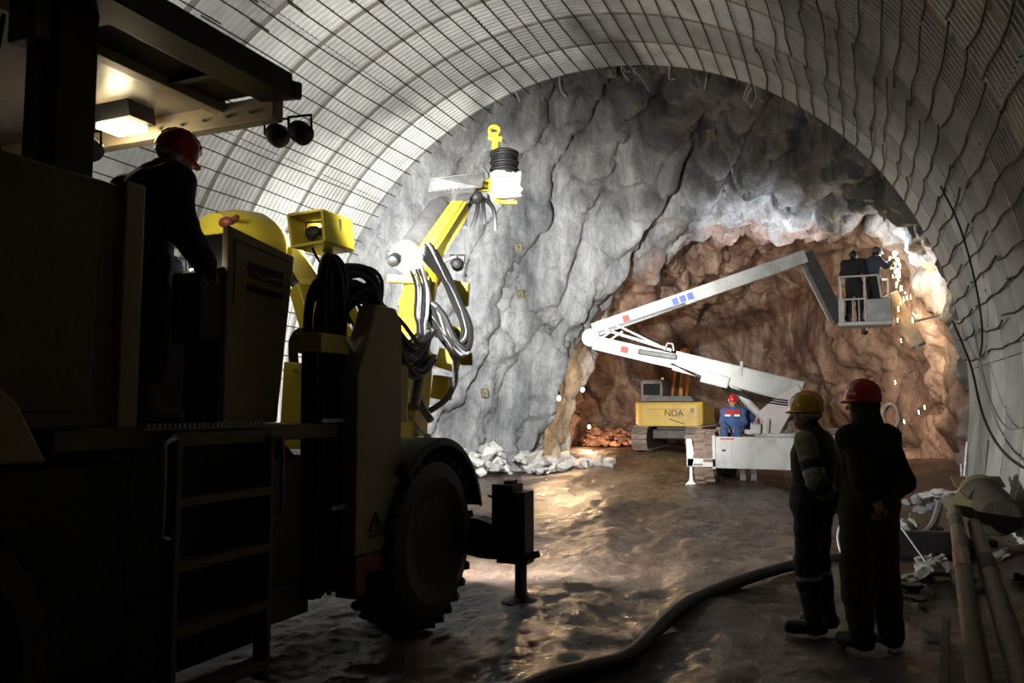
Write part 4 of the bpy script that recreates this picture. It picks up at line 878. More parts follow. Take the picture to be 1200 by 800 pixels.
# operator on the rig deck, bent over the console
Jo = dict(STAND); Jo.update(head=(0.06, 0.13, 1.57), neck=(0.03, 0.05, 1.45), chest=(0.01, 0.02, 1.25), shoR=(0.21, 0.04, 1.37), shoL=(-0.20, 0.02, 1.37), elbR=(0.29, 0.06, 1.10), elbL=(-0.27, 0.08, 1.10), wriR=(0.26, 0.22, 0.93), wriL=(-0.14, 0.26, 0.95), pelvis=(0, -0.03, 0.95))
person('person in red helmet and navy work jacket standing at the rig controls', (-3.72, 3.36, 1.555), R(-12), Jo,
       [('trousers', M_BLKC, 'trousers', 0.022), ('boots', M_BOOT, 'boots', 0.012), ('jacket', M_NAVY, 'jacket', 0.045)], 0.012, M_HRED, 0.45, True, {'R': dict(palm=(0, 0, -1), curl=0.9, thumb=1), 'L': dict(palm=(0, 0, -1), curl=0.9, thumb=-1)}, head_yaw=R(-25))

# ================================================================ BOOM LIFT TRUCK (middle distance)
M_TW = mat('dusty_white', (0.56, 0.56, 0.53), 0.6, 0.0, (0.33, 0.33, 0.31), 2.5, 0.2, 20, fac=(0.45, 0.75))
M_PINK = mat('pinkish_white', (0.62, 0.54, 0.52), 0.55, 0.0, (0.50, 0.44, 0.42), 3)
M_MUDT = mat('muddy_tyre', (0.15, 0.10, 0.075), 0.8, 0.0, (0.24, 0.17, 0.13), 8, 0.6, 20)
M_DKS = mat('dark_steel', (0.05, 0.05, 0.05), 0.5, 0.4, (0.09, 0.09, 0.085), 6)
M_RINK = mat('red_ink', (0.45, 0.05, 0.05), 0.6); M_BINK = mat('blue_ink', (0.10, 0.14, 0.42), 0.6)
tr = thing('boom_lift', 'dusty white articulated boom lift on outriggers with a raised work basket', 'boom lift', (-1.8, 18.6, 0))
def tp(mb, name, m, smooth=False, bevel=0.0): return mb.build(name, m, tr, smooth, bevel)
rp_ = tp(MB().box((-2.76, 17.70, 0.36), (-0.45, 17.78, 1.03)), 'rear_panel', M_TW, bevel=0.01)
sub(MB().box((-2.66, 17.685, 0.60), (-2.42, 17.70, 0.95)), 'panel_door', M_TW, rp_, bevel=0.004)
sub(MB().box((-2.62, 17.675, 0.72), (-2.54, 17.69, 0.76)), 'panel_slot', M_INK, rp_)
sub(MB().box((-2.66, 17.69, 0.97), (-2.36, 17.698, 1.0)), 'red_marking', M_RINK, rp_)
tp(MB().box((-2.82, 17.66, 0.34), (-2.75, 17.82, 1.06)), 'panel_post', M_TW, bevel=0.008)
tp(MB().box((-0.46, 17.66, 0.34), (-0.36, 17.82, 1.08)), 'panel_post', M_TW, bevel=0.008)
tp(MB().box((-3.36, 17.66, 0.38), (-2.75, 17.80, 0.56)), 'outrigger_beam', M_TW, bevel=0.01)
tp(MB().prism([(-3.37, 17.66, 0.38), (-3.24, 17.66, 0.38), (-3.20, 17.66, 0.60), (-3.26, 17.66, 0.98), (-3.37, 17.66, 0.98)], (0, 0.14, 0)), 'outrigger_head', M_TW, bevel=0.008)
for x in (-3.29, -0.41):
    j = tp(MB().cyl((x, 17.73, 0.05), (x, 17.73, 0.42), 0.032, 12), 'jack_leg', M_WHT, True)
    sub(MB().lathe((x, 17.73, -0.03), (0, 0, 1), [(0.13, 0), (0.12, 0.03), (0.05, 0.10), (0.032, 0.2)], 16), 'jack_foot', M_WHT, j, True)
tp(MB().box((-2.7, 18.35, 0.55), (-0.45, 21.2, 0.98)), 'chassis', M_TW, bevel=0.02)
for (x, y) in ((-3.02, 18.25), (-0.35, 18.75), (-2.95, 20.6), (-0.35, 20.6)):
    c = Vector((x, y, 0.56)); mb = MB().lathe(c, (1, 0, 0), [(0.28, -0.22), (0.46, -0.25), (0.56, -0.20), (0.585, 0.0), (0.56, 0.20), (0.46, 0.25), (0.28, 0.22)], 32)
    for k in range(20):
        a = 2 * math.pi * k / 20
        for s_ in (-1, 1):
            q = c + Vector((0.11 * s_, 0.585 * math.cos(a + s_ * 0.07), 0.585 * math.sin(a + s_ * 0.07))); mb.bar(q - Vector((0.10, 0, 0)), q + Vector((0.10, 0, 0)), 0.06, 0.05, (q - c - Vector((0.11 * s_, 0, 0))).normalized())
    wl = tp(mb, 'wheel', M_MUDT); sub(MB().lathe(c, (1, 0, 0), [(0.08, -0.24), (0.10, -0.16), (0.29, -0.16), (0.30, 0.16), (0.10, 0.16), (0.08, 0.24)], 20), 'hub', M_TW, wl, True)
for x in (-2.35, -2.12): tp(MB().box((x, 18.4, 0.05), (x + 0.14, 18.55, 0.56)), 'axle_support', M_DKS, bevel=0.01)
# turntable
tp(MB().cyl((-1.5, 18.75, 0.96), (-1.5, 18.75, 1.10), 0.55, 28), 'turntable', M_TW)
for y in (18.38, 18.92): tp(MB().prism([(-1.93, y, 1.55), (-1.55, y, 1.88), (-1.10, y, 2.16), (-0.98, y, 1.95), (-1.20, y, 1.62), (-1.50, y, 1.08), (-1.86, y, 1.08)], (0, 0.06, 0)), 'turret_plate', M_PINK, bevel=0.01)
for k in range(6): tp(MB().bar((-1.34 + 0.05 * k, 18.34, 1.15 + 0.085 * k), (-1.24 + 0.05 * k, 18.34, 1.13 + 0.085 * k), 0.03, 0.03), 'ladder_rung', M_DKS)
for dx in (0, 0.10): tp(MB().bar((-1.42 + dx, 18.34, 1.05), (-1.08 + dx, 18.34, 1.62), 0.03, 0.025), 'ladder_rail', M_DKS)
for (c, s_) in (((-1.98, 18.3, 1.20), (0.22, 0.2, 0.22)), ((-2.12, 18.32, 1.12), (0.20, 0.2, 0.10)), ((-1.72, 18.30, 1.24), (0.06, 0.1, 0.34)), ((-0.90, 18.5, 1.25), (0.25, 0.25, 0.12))): tp(MB().obox(c, s_, (0, 0.1, 0.1)), 'control_box', M_TW, bevel=0.015)
for k in range(4): tp(MB().cyl((-2.02 + 0.05 * k, 18.2, 1.28), (-2.03 + 0.05 * k, 18.17, 1.42), 0.010, 6), 'control_lever', M_RINK if k % 2 else M_DKS)
tp(MB().prism([(-2.16, 18.28, 1.06), (-1.90, 18.28, 1.06), (-1.93, 18.28, 1.50)], (0, 0.1, 0)), 'gusset', M_TW, bevel=0.008)
tp(MB().lathe((-2.18, 18.85, 1.02), (0, 0, 1), [(0.10, 0), (0.13, 0.03), (0.13, 0.62), (0.10, 0.68), (0.04, 0.72)], 16), 'blue_tank', M_BLUE, True)
# booms
bm_ = tp(MB().bar((-1.02, 18.65, 1.96), (-3.78, 18.65, 2.74), 0.40, 0.52, w2=0.36, h2=0.46), 'main_boom', M_TW, bevel=0.03)
tp(MB().bar((-2.55, 18.42, 2.20), (-3.15, 18.42, 2.36), 0.06, 0.26), 'boom_cover', M_TW, bevel=0.02)
tp(MB().cyl((-2.28, 18.46, 2.35), (-2.26, 18.46, 2.68), 0.035, 8), 'boom_lug', M_TW)
ib = tp(MB().bar((-3.70, 18.65, 2.70), (-5.72, 18.65, 3.22), 0.28, 0.34), 'inner_boom', M_TW, bevel=0.015)
tp(MB().lathe((-5.80, 18.50, 3.34), (0, 1, 0), [(0.19, 0), (0.22, 0.03), (0.22, 0.29), (0.19, 0.32)], 20), 'elbow_joint', M_TW, True)
ub = tp(MB().bar((-5.78, 18.72, 3.52), (-0.92, 19.80, 5.18), 0.26, 0.34, w2=0.22, h2=0.30), 'upper_boom', M_TW, bevel=0.012)
tp(MB().bar((-5.75, 18.58, 3.42), (-3.6, 19.05, 4.12), 0.05, 0.06), 'upper_boom_rail', M_DKS)
d_ub = (Vector((-0.92, 19.80, 5.18)) - Vector((-5.78, 18.72, 3.52))).normalized()
for (t, wd, m) in ((0.16, 0.16, M_RINK), (0.395, 0.14, M_BINK), (0.43, 0.14, M_BINK), (0.465, 0.14, M_BINK)):
    p = Vector((-5.78, 18.72, 3.52)).lerp(Vector((-0.92, 19.80, 5.18)), t) + Vector((0.03, -0.145 + 0.02 * t, 0.0))
    sub(MB().bar(p - d_ub * wd / 2, p + d_ub * wd / 2, 0.008, 0.16), 'boom_marking', m, ub)
d_ib = (Vector((-5.72, 18.65, 3.22)) - Vector((-3.70, 18.65, 2.70))).normalized(); p = Vector((-4.95, 18.50, 3.02)); sub(MB().bar(p - d_ib * 0.09, p + d_ib * 0.09, 0.01, 0.15), 'boom_marking', M_RINK, ib)
for (a, b, wd) in (((-5.45, 18.6, 3.52), (-3.85, 18.6, 2.98), 0.07), ((-5.15, 18.55, 3.62), (-4.0, 18.55, 3.02), 0.05), ((-5.55, 18.55, 3.30), (-5.20, 18.55, 3.52), 0.05), ((-5.35, 18.55, 3.24), (-5.0, 18.55, 3.46), 0.05), ((-5.5, 18.55, 3.58), (-5.2, 18.55, 3.42), 0.05), ((-5.25, 18.55, 3.66), (-4.85, 18.55, 3.46), 0.045)): tp(MB().bar(a, b, wd, wd), 'link_bar', M_TW, bevel=0.006)
tp(MB().bar((-4.6, 18.42, 2.96), (-3.7, 18.42, 2.80), 0.10, 0.12), 'knuckle_cylinder', M_DKS, bevel=0.02)
tp(MB().cyl((-2.50, 18.65, 2.12), (-1.74, 18.65, 1.30), 0.085, 16), 'lift_cylinder', M_TW, True)
tp(MB().cyl((-2.62, 18.65, 2.22), (-2.20, 18.65, 1.78), 0.05, 12), 'piston_rod', M_CHR, True)
for k in range(3): tp(MB().tube(spline([(-2.7, 18.42, 2.14 - 0.03 * k), (-2.0, 18.40, 1.92 - 0.05 * k), (-1.3, 18.36, 1.80 - 0.05 * k)], 5), 0.018, 6), 'boom_hose', M_HOSE, True)
for k in range(2): tp(MB().tube(spline([(-3.85 + 0.04 * k, 18.44, 2.66), (-3.2, 18.42, 2.38 - 0.04 * k), (-2.6, 18.42, 2.10)], 5), 0.016, 6), 'boom_hose', M_HOSE, True)
tp(MB().tube([(-4.0, 18.5, 2.98), (-3.92, 18.48, 3.14), (-3.80, 18.48, 3.12), (-3.78, 18.5, 2.96)], 0.018, 6), 'lifting_eye', M_TW, True)
tp(MB().bar((-0.92, 19.80, 5.26), (-0.22, 20.0, 3.62), 0.20, 0.30), 'jib', M_DKS, bevel=0.015)
tp(MB().bar((-0.98, 19.72, 4.95), (-0.42, 19.86, 3.66), 0.10, 0.10), 'jib_cylinder', M_STEEL, bevel=0.01)
# work basket
bk = tp(MB().box((-0.26, 19.60, 3.50), (0.86, 20.45, 3.58)), 'basket_floor', M_TW, bevel=0.008)
def rail(a, b, r=0.022): sub(MB().cyl(a, b, r, 8), 'rail', M_TW, bk, True)
for (x, y) in ((-0.20, 19.62), (0.32, 19.62), (0.82, 19.62), (-0.20, 20.42), (0.82, 20.42)): rail((x, y, 3.56), (x, y, 4.62))
for z in (4.62, 4.10): rail((-0.20, 19.62, z), (0.32, 19.62, z)); rail((-0.20, 20.42, z), (0.82, 20.42, z)); rail((-0.20, 19.62, z), (-0.20, 20.42, z)); rail((0.82, 19.62, z), (0.82, 20.42, z))
rail((0.32, 19.62, 4.62), (0.60, 19.62, 4.62)); rail((0.60, 19.62, 4.62), (0.66, 19.62, 4.10)); rail((0.06, 19.62, 3.58), (0.06, 19.62, 4.10), 0.012); rail((0.19, 19.62, 3.58), (0.19, 19.62, 4.10), 0.012)
sub(MB().box((0.34, 19.60, 3.58), (0.84, 19.62, 4.08)), 'basket_panel', M_STEEL, bk, bevel=0.004)
sub(MB().box((0.84, 19.62, 3.58), (0.86, 20.42, 4.08)), 'basket_panel', M_STEEL, bk, bevel=0.004)
sub(MB().box((-0.24, 19.60, 3.56), (-0.12, 19.63, 4.10)), 'hinge_plate', M_TW, bk, bevel=0.004)
# people on the lift
Js = dict(head=(0, 0.04, 0.78), neck=(0, 0.0, 0.63), chest=(0, 0, 0.44), pelvis=(0, 0, 0.10), shoR=(0.18, 0, 0.57), shoL=(-0.18, 0, 0.57), elbR=(0.24, 0.06, 0.32), elbL=(-0.24, 0.06, 0.32), wriR=(0.10, 0.28, 0.20), wriL=(-0.10, 0.28, 0.20),
          hipR=(0.10, 0.02, 0.09), hipL=(-0.10, 0.02, 0.09), kneR=(0.15, 0.40, 0.14), kneL=(-0.15, 0.40, 0.14), ankR=(0.14, 0.40, -0.26), ankL=(-0.14, 0.40, -0.26), toeR=(0.15, 0.50, -0.32), toeL=(-0.15, 0.50, -0.32))
ps = person('person in red helmet and blue striped work suit seated on the boom lift', (-2.46, 18.40, 1.0), R(180), Js, [('trousers', M_BLUE, 'trousers', 0.02), ('boots', M_BOOT, 'boots', 0.01), ('jacket', M_BLUE, 'jacket', 0.025)], 0.02, M_HRED, 0.1, True)
link(bpy.data.objects.new('red_yoke', MB().box((-0.17, 0.06, 0.50), (0.17, 0.16, 0.60)).mesh('red_yoke', M_REDC)), ps)
for x in (-0.10, 0.10): link(bpy.data.objects.new('reflective_band', MB().box((x - 0.06, 0.135, 0.46), (x + 0.06, 0.165, 0.50)).mesh('reflective_band', M_STRIPE)), ps)
tp(MB().box((-2.70, 18.30, 0.97), (-2.2, 18.62, 1.0)), 'seat_board', M_DKS)
Jb = dict(STAND); Jb.update(wriR=(0.20, 0.22, 1.25), wriL=(-0.20, 0.22, 1.25), elbR=(0.26, 0.02, 1.18), elbL=(-0.26, 0.02, 1.18), head=(0, 0.05, 1.58))
person('person in dark work clothes standing at the left in the raised basket', (0.10, 20.05, 3.58), R(-20), Jb, [('trousers', M_BLKC, 'trousers', 0.02), ('boots', M_BOOT, 'boots', 0.01), ('jacket', M_BLKC, 'jacket', 0.025)], 0.022, None, 0.2, True)
Jw = dict(STAND); Jw.update(wriR=(0.24, 0.36, 1.42), wriL=(-0.05, 0.40, 1.40), elbR=(0.28, 0.12, 1.25), elbL=(-0.22, 0.18, 1.25), head=(0.05, 0.08, 1.58))
person('person in blue-grey jacket and dark helmet welding at the right of the raised basket', (0.52, 20.10, 3.60), R(-48), Jw, [('trousers', M_BLKC, 'trousers', 0.02), ('boots', M_BOOT, 'boots', 0.01), ('jacket', cloth('slate_cloth', (0.05, 0.06, 0.09)), 'jacket', 0.025)], 0.022, M_HGRY, 0.1, True)

# ================================================================ EXCAVATOR (in the heading)
M_EXY = mat('excavator_yellow', (0.62, 0.46, 0.10), 0.5, 0.0, (0.45, 0.33, 0.12), 2.0, 0.1, 20, fac=(0.45, 0.72))
M_EXO = mat('excavator_orange', (0.50, 0.20, 0.03), 0.5, 0.0, (0.36, 0.15, 0.04), 4)
M_EXG = mat('excavator_grey', (0.13, 0.14, 0.155), 0.5, 0.0, (0.20, 0.21, 0.22), 4)
M_GLASS = mat('dark_glass', (0.02, 0.025, 0.03), 0.08)
M_TRK = mat('track_steel', (0.20, 0.16, 0.14), 0.6, 0.3, (0.36, 0.32, 0.29), 8)
ex = thing('excavator', 'yellow tracked excavator seen from behind in the brown rock heading', 'excavator', (-6.6, 32.5, 0))
def ep(mb, name, m, smooth=False, bevel=0.0): return mb.build(name, m, ex, smooth, bevel)
cw = ep(MB().prism([(-7.90, 31.05, 0.98), (-7.70, 30.90, 0.90), (-5.48, 30.90, 0.90), (-5.28, 31.05, 0.98), (-5.28, 31.9, 0.98), (-7.90, 31.9, 0.98)], (0, 0, 0.92)), 'counterweight', M_EXY, bevel=0.07)
lettering('NDA', 0.34, facing((-6.35, 30.888, 1.42), (1, 0, 0), (0, 0, 1)), M_INK, cw, extrude=0.004)
sub(MB().box((-7.32, 30.885, 1.575), (-5.86, 30.90, 1.60)), 'panel_groove', M_EXO, cw)
sub(MB().bar((-6.55, 30.89, 1.22), (-5.95, 30.89, 1.02), 0.01, 0.03), 'scratch', M_INK, cw)
sub(MB().box((-5.72, 30.885, 1.45), (-5.58, 30.90, 1.62)), 'sticker', M_EXG, cw)
ep(MB().prism([(-7.55, 31.1, 1.90), (-5.62, 31.1, 1.90), (-5.75, 31.2, 2.10), (-7.45, 31.2, 2.10)], (0, 1.2, 0)), 'engine_hood', M_EXG, bevel=0.03)
ep(MB().box((-7.88, 31.9, 0.98), (-7.0, 34.2, 1.45)), 'side_deck', M_EXY, bevel=0.03)
ep(MB().box((-6.2, 31.9, 0.98), (-5.30, 34.0, 1.75)), 'side_body', M_EXY, bevel=0.03)
cb = ep(MB().prism([(-8.05, 32.6, 1.2), (-7.15, 32.6, 1.2), (-7.15, 32.6, 2.72), (-7.30, 32.6, 2.80), (-7.95, 32.6, 2.80), (-8.05, 32.6, 2.70)], (0, 1.6, 0)), 'cab', M_EXG, bevel=0.04)
sub(MB().box((-7.95, 32.585, 2.15), (-7.25, 32.60, 2.62)), 'rear_window', M_GLASS, cb)
sub(MB().lathe((-7.12, 32.55, 2.82), (0, -1, 0), [(0.03, -0.05), (0.06, 0.0), (0.06, 0.05)], 10), 'cab_lamp', M_WHT, cb)
ep(MB().box((-7.2, 31.6, 0.78), (-6.0, 33.6, 0.98)), 'slew_ring', M_DKS, bevel=0.03)
ep(MB().box((-7.3, 31.3, 0.42), (-5.9, 33.9, 0.80)), 'undercarriage', M_DKS, bevel=0.05)
for x0 in (-7.95, -5.88):
    pts = []
    for k in range(16): a = -math.pi / 2 + math.pi * k / 15; pts.append((34.2 + 0.43 * math.cos(a), 0.46 + 0.43 * math.sin(a)))
    for k in range(16): a = math.pi / 2 + math.pi * k / 15; pts.append((31.0 + 0.43 * math.cos(a), 0.46 + 0.43 * math.sin(a)))
    tk = ep(MB().prism([(x0 + 0.05, y, z) for y, z in pts], (0.50, 0, 0)), 'track', M_DKS)
    pad = MB().box((-0.30, -0.085, -0.015), (0.30, 0.085, 0.02)).box((-0.30, -0.02, 0.02), (0.30, 0.01, 0.05)).mesh('track_shoe', M_TRK)
    L_ = pts + [pts[0]]; seg = [math.dist(a, b) for a, b in zip(L_[:-1], L_[1:])]; tot = sum(seg); npad = 46
    for k in range(npad):
        s_ = tot * k / npad; i = 0
        while s_ > seg[i]: s_ -= seg[i]; i += 1
        a, b = Vector(L_[i]), Vector(L_[i + 1]); q = a.lerp(b, s_ / seg[i]); d = (b - a).normalized()
        o = bpy.data.objects.new('track_shoe', pad); link(o, tk); o.location = (x0 + 0.30, q.x, q.y); o.rotation_euler = (math.atan2(d.y, d.x) + math.pi, 0, 0)
for x in (-6.78, -6.52): ep(MB().prism([(x, 32.6, 1.5), (x, 33.3, 1.5), (x, 34.2, 3.4), (x, 35.1, 4.05), (x, 35.0, 4.22), (x, 33.7, 3.9), (x, 32.6, 2.1)], (0.07, 0, 0)), 'boom_plate', M_EXO, bevel=0.01)
ep(MB().prism([(-6.72, 32.65, 1.6), (-6.72, 33.2, 1.6), (-6.72, 34.1, 3.4), (-6.72, 33.7, 3.75), (-6.72, 32.65, 2.0)], (0.22, 0, 0)), 'boom_core', M_DKS)
for x in (-6.90, -6.30): ep(MB().cyl((x, 32.9, 1.5), (x, 33.9, 3.3), 0.06, 10), 'boom_cylinder', M_EXO, True)
ep(MB().lathe((-6.7, 34.3, 4.0), (1, 0, 0), [(0.08, 0), (0.2, 0), (0.2, 0.26), (0.08, 0.26)], 16, True), 'boom_pivot', M_EXO, True)
ep(MB().box((-6.42, 32.4, 1.85), (-6.30, 32.5, 2.45)), 'grab_post', M_EXO, bevel=0.01)

# ================================================================ ROCK DETAILS
def place_on(name, mb_fn, pts, m, parent):
    for (p, nrm) in pts: mb_fn(V(p), V(nrm).normalized()).build(name, m, parent)
def plate(p, n):
    u, v = frame(n); mb = MB(); s_ = 0.10; vs = [p + u * a * s_ + v * b * s_ + n * c for c in (-0.04, 0.05) for a, b in ((-1, -1), (1, -1), (1, 1), (-1, 1))]
    mb.add(vs, [(0,3,2,1),(4,5,6,7),(0,1,5,4),(1,2,6,5),(2,3,7,6),(3,0,4,7)]); mb.cyl(p, p + n * 0.14, 0.035, 8); return mb
PL = [(-6.55, 17.1, 8.9), (-4.76, 17.0, 9.15), (-4.33, 17.6, 8.55), (-2.93, 19.05, 8.17), (-7.7, 18.6, 5.72), (-7.9, 19.2, 4.6), (-8.9, 19.15, 2.04)]
place_on('bolt_plate', plate, [(p, (0.1, -0.85, -0.3)) for p in PL], M_PLATE, rock)
# hull rocks
def stone_mesh(seed, m, nm):
    rr = random.Random(seed); bm = bmesh.new()
    for _ in range(15):
        v = Vector((rr.gauss(0, 1), rr.gauss(0, 1), rr.gauss(0, 1))).normalized(); bm.verts.new(Vector((v.x * rr.uniform(0.75, 1.1), v.y * rr.uniform(0.7, 1.0), v.z * rr.uniform(0.55, 0.85))))
    h = bmesh.ops.convex_hull(bm, input=bm.verts)
    for g in h['geom_interior']:
        if isinstance(g, bmesh.types.BMVert): bm.verts.remove(g)
    me = bpy.data.meshes.new(nm); bm.to_mesh(me); bm.free(); me.materials.append(m); return me
GS = [stone_mesh(k, M_STONE, 'rock_lump') for k in range(9)]; RS = [stone_mesh(40 + k, M_REDSTONE, 'rock_lump') for k in range(9)]
sr = random.Random(21)
def stone(meshes, p, s_, name, label, group):
    o = bpy.data.objects.new(name, sr.choice(meshes)); COL.objects.link(o); o.location = p; o.rotation_euler = (sr.uniform(-0.5, 0.5), sr.uniform(-0.5, 0.5), sr.uniform(0, 6.28)); o.scale = (s_, s_ * sr.uniform(0.7, 1.1), s_ * sr.uniform(0.6, 0.95))
    tag(o, label, 'rock', group); return o
for k in range(150):
    t = sr.random(); x = -9.2 + 2.4 * t + sr.uniform(-0.5, 0.7); y = 17.0 + 5.2 * t + sr.uniform(-0.8, 0.6); s_ = 0.08 + 0.26 * sr.random() ** 2
    inn = max(0, -6.9 - x); z = ground(x, y) + s_ * 0.35 + min(0.5, 0.4 * inn * sr.random())
    stone(GS, (x, y, z), s_, 'boulder', 'broken grey stone in the heap along the foot of the grey rock wall', 'grey rubble heap by the rock wall')
stone(GS, (-7.55, 19.4, 0.25), 0.45, 'boulder', 'largest rounded grey boulder at the foot of the grey rock wall', None)
for k in range(230):
    t = sr.random(); x = -11.0 + 6.2 * t; y = 32.7 + 2.1 * sr.random() + 0.3 * t; s_ = 0.09 + 0.26 * sr.random() ** 2; z = s_ * 0.4 + max(0, (y - 32.7)) * 0.45 * sr.uniform(0.3, 1)
    if -8.4 < x < -4.9 and y < 34.95: continue
    stone(RS, (x, y, z), s_, 'rubble_stone', 'red-brown broken stone in the muck pile behind the excavator', 'red muck pile in the heading')
# hung lamps in the heading, and unseen lift lamps added as fill
def hung_lamp(label, p, wall, m):
    t = thing('work_lamp', label, 'lamp', p); c = V(p)
    MB().lathe(c, (0, 0, 1), [(0.02, -0.10), (0.055, -0.06), (0.06, 0.0), (0.035, 0.05)], 14).build('bulb', m, t, True)
    MB().lathe(c, (0, 0, 1), [(0.035, 0.05), (0.045, 0.06), (0.045, 0.13), (0.02, 0.16)], 12).build('socket', M_BLK, t, True)
    MB().tube(spline([c + Vector((0, 0, 0.15)), c + Vector((0, 0, 0.4)).lerp(V(wall) - c, 0.4), V(wall)], 5), 0.012, 6).build('cord', M_HOSE, t, True)
hung_lamp('glowing work lamp hanging in the niche of the grey rock wall', (-7.93, 22.20, 1.95), (-8.7, 22.4, 2.7), M_WLENS)
hung_lamp('small white lamp hanging at the dark edge of the brown heading', (-8.25, 25.45, 2.27), (-8.9, 25.6, 2.9), M_LENS)
tp(MB().lathe((-2.25, 21.32, 1.15), (-0.03, 0.05, 1), [(0.04, -0.12), (0.08, -0.08), (0.09, 0.03), (0.08, 0.04)], 14), 'added_deck_lamp', M_BLK, True)  # body for the added uplight, out of view
tp(MB().cyl((-2.25, 21.18, 0.97), (-2.25, 21.30, 1.08), 0.015, 8), 'added_lamp_stem', M_DKS)
tl = tp(MB().lathe((-1.6, 21.30, 1.2), (-0.25, 1, 0.1), [(0.04, -0.12), (0.08, -0.08), (0.09, 0.05), (0.08, 0.06)], 14), 'added_deck_lamp', M_BLK, True)  # body for the added light on the rock face, out of view
tp(MB().cyl((-1.6, 21.15, 0.97), (-1.6, 21.26, 1.16), 0.015, 8), 'added_lamp_stem', M_DKS)
sub(MB().lathe((0.30, 20.52, 3.44), (0.1, 1, -0.1), [(0.04, -0.10), (0.07, -0.06), (0.08, 0.04), (0.07, 0.05)], 14), 'added_basket_lamp', M_BLK, bk, True)  # body invented for the added warm light, behind the basket
hung_lamp('warm work lamp in the recess left of the excavator', (-9.85, 31.2, 0.9), (-10.9, 31.4, 2.0), M_WLENS)
# lit pipe under the sparks
pp = thing('steel_pipe', 'pale steel pipe stub slanting down beside the basket in the sparks', 'pipe', (1.2, 20.5, 3.0))
MB().cyl((0.88, 20.55, 4.30), (1.42, 20.75, 3.10), 0.17, 20).build('pipe_shell', mat('pale_pipe', (0.62, 0.52, 0.38), 0.6, 0.0, (0.45, 0.36, 0.26), 6), pp, True)
MB().lathe((1.42, 20.75, 3.10), (0.41, 0.15, -0.9), [(0.10, -0.02), (0.175, -0.02), (0.175, 0.05), (0.10, 0.05)], 18).build('pipe_end', M_STEEL, pp, True)
MB().bar((1.2, 20.66, 3.6), (2.0, 20.9, 3.8), 0.05, 0.05).build('pipe_bracket', M_STEEL, pp)
# sparks
kr = random.Random(5); mb = MB()
for k in range(46):
    t = kr.random() ** 1.5; x = 0.98 + kr.gauss(0, 0.07) * (0.5 + 2 * t) + 0.22 * t; y = 20.3 + kr.gauss(0, 0.12); z = 5.15 - 1.5 * t; ln = 0.03 + 0.09 * kr.random(); r_ = kr.uniform(0.005, 0.014)
    mb.tube([(x, y, z), (x + kr.uniform(-0.02, 0.03), y, z - ln)], r_, 5)
for k in range(5):
    x = kr.uniform(0.9, 1.5); z = kr.uniform(1.0, 3.4); mb.tube([(x, 20.6, z), (x + 0.01, 20.6, z - 0.09)], 0.008, 5)
sp = mb.build('sparks', mat('hot_sparks', (1, 0.6, 0.2), 0.5, emit=(1.0, 0.62, 0.22), estr=30)); tag(sp, 'orange welding sparks falling beside the raised basket', 'sparks', kind='stuff')
tag(MB().ell((1.0, 20.30, 5.20), (0.05, 0.05, 0.05)).build('welding_arc', mat('arc_glow', (1, 1, 1), 0.5, emit=(0.85, 0.9, 1.0), estr=60), smooth=True), 'white-hot welding arc between the basket and the rock', 'welding arc')

# ================================================================ NEAR RIGHT: hose, pipes and debris
M_PIPE = mat('stained_pipe', (0.13, 0.10, 0.06), 0.65, 0.0, (0.09, 0.07, 0.045), 3.5, 0.3, 25)
M_OLIVE = mat('olive_canvas', (0.06, 0.05, 0.03), 0.85, 0.0, (0.04, 0.034, 0.02), 4, 0.4, 20)
M_SHT = mat('dirty_plastic', (0.32, 0.31, 0.28), 0.6, 0.0, (0.18, 0.165, 0.14), 5, 0.2, 20); M_WOOD = mat('wet_wood', (0.12, 0.085, 0.055), 0.7, 0.0, (0.07, 0.05, 0.035), 9, stretch=(8, 8, 1))
def onfloor(l, r): return [(x, y, ground(x, y) + r) for x, y in l]
hp = spline(onfloor([(0.95, 11.6), (0.45, 10.3), (-0.14, 9.67), (-0.57, 8.84), (-1.06, 7.71), (-1.33, 6.67), (-1.46, 5.56), (-1.60, 5.01), (-1.72, 4.5), (-1.95, 3.4)], 0.05), 8)
tag(MB().tube(hp, 0.055, 10).build('water_hose', M_RUB, smooth=True), 'thick black hose lying across the mud behind the standing people', 'hose')
def pipe(label, a, b, r, bands):
    t = thing('steel_pipe', label, 'pipe', (a[0], a[1], 0)); A, B = V(a), V(b)
    MB().lathe(A, B - A, [(r * 0.8, 0.02), (r, 0), (r, (B - A).length), (r * 0.8, (B - A).length), (r * 0.8, (B - A).length - 0.3)], 18).build('pipe_body', M_PIPE, t, True)
    for (u, wd, m) in bands: MB().lathe(A.lerp(B, u), B - A, [(r + 0.001, -wd), (r + 0.004, -wd), (r + 0.004, wd), (r + 0.001, wd)], 18, True).build('pipe_band', m, t, True)
pipe('brown pipe with a red band, left of the two at the right wall', (0.53, 4.5, 0.13), (1.12, 11.6, 0.52), 0.066, [(0.50, 0.35, M_RED), (0.75, 0.3, M_OLIVE)])
pipe('brown pipe, right of the two lying by the right wall', (0.75, 4.5, 0.15), (1.20, 10.35, 0.36), 0.072, [(0.62, 0.3, M_OLIVE)])
sp_ = []
for k in range(10): a = 2 * math.pi * k / 10; rr = 0.24 if k % 2 == 0 else 0.13; sp_.append((1.10 + rr * math.cos(a + 0.3), 10.70, 0.52 + rr * math.sin(a + 0.3) * 0.8))
tag(MB().prism(sp_, (0.01, 0.03, 0)).build('star_plate', mat('dull_ochre', (0.15, 0.125, 0.06), 0.7), bevel=0.005), 'ochre star-shaped plate lying on the pipes by the right wall', 'plate')
dr = thing('canvas_drum', 'tilted olive drum with an open torn end by the right wall', 'drum', (1.5, 10.6, 0.2))
ax_ = Vector((0.13, -0.95, -0.22)).normalized()
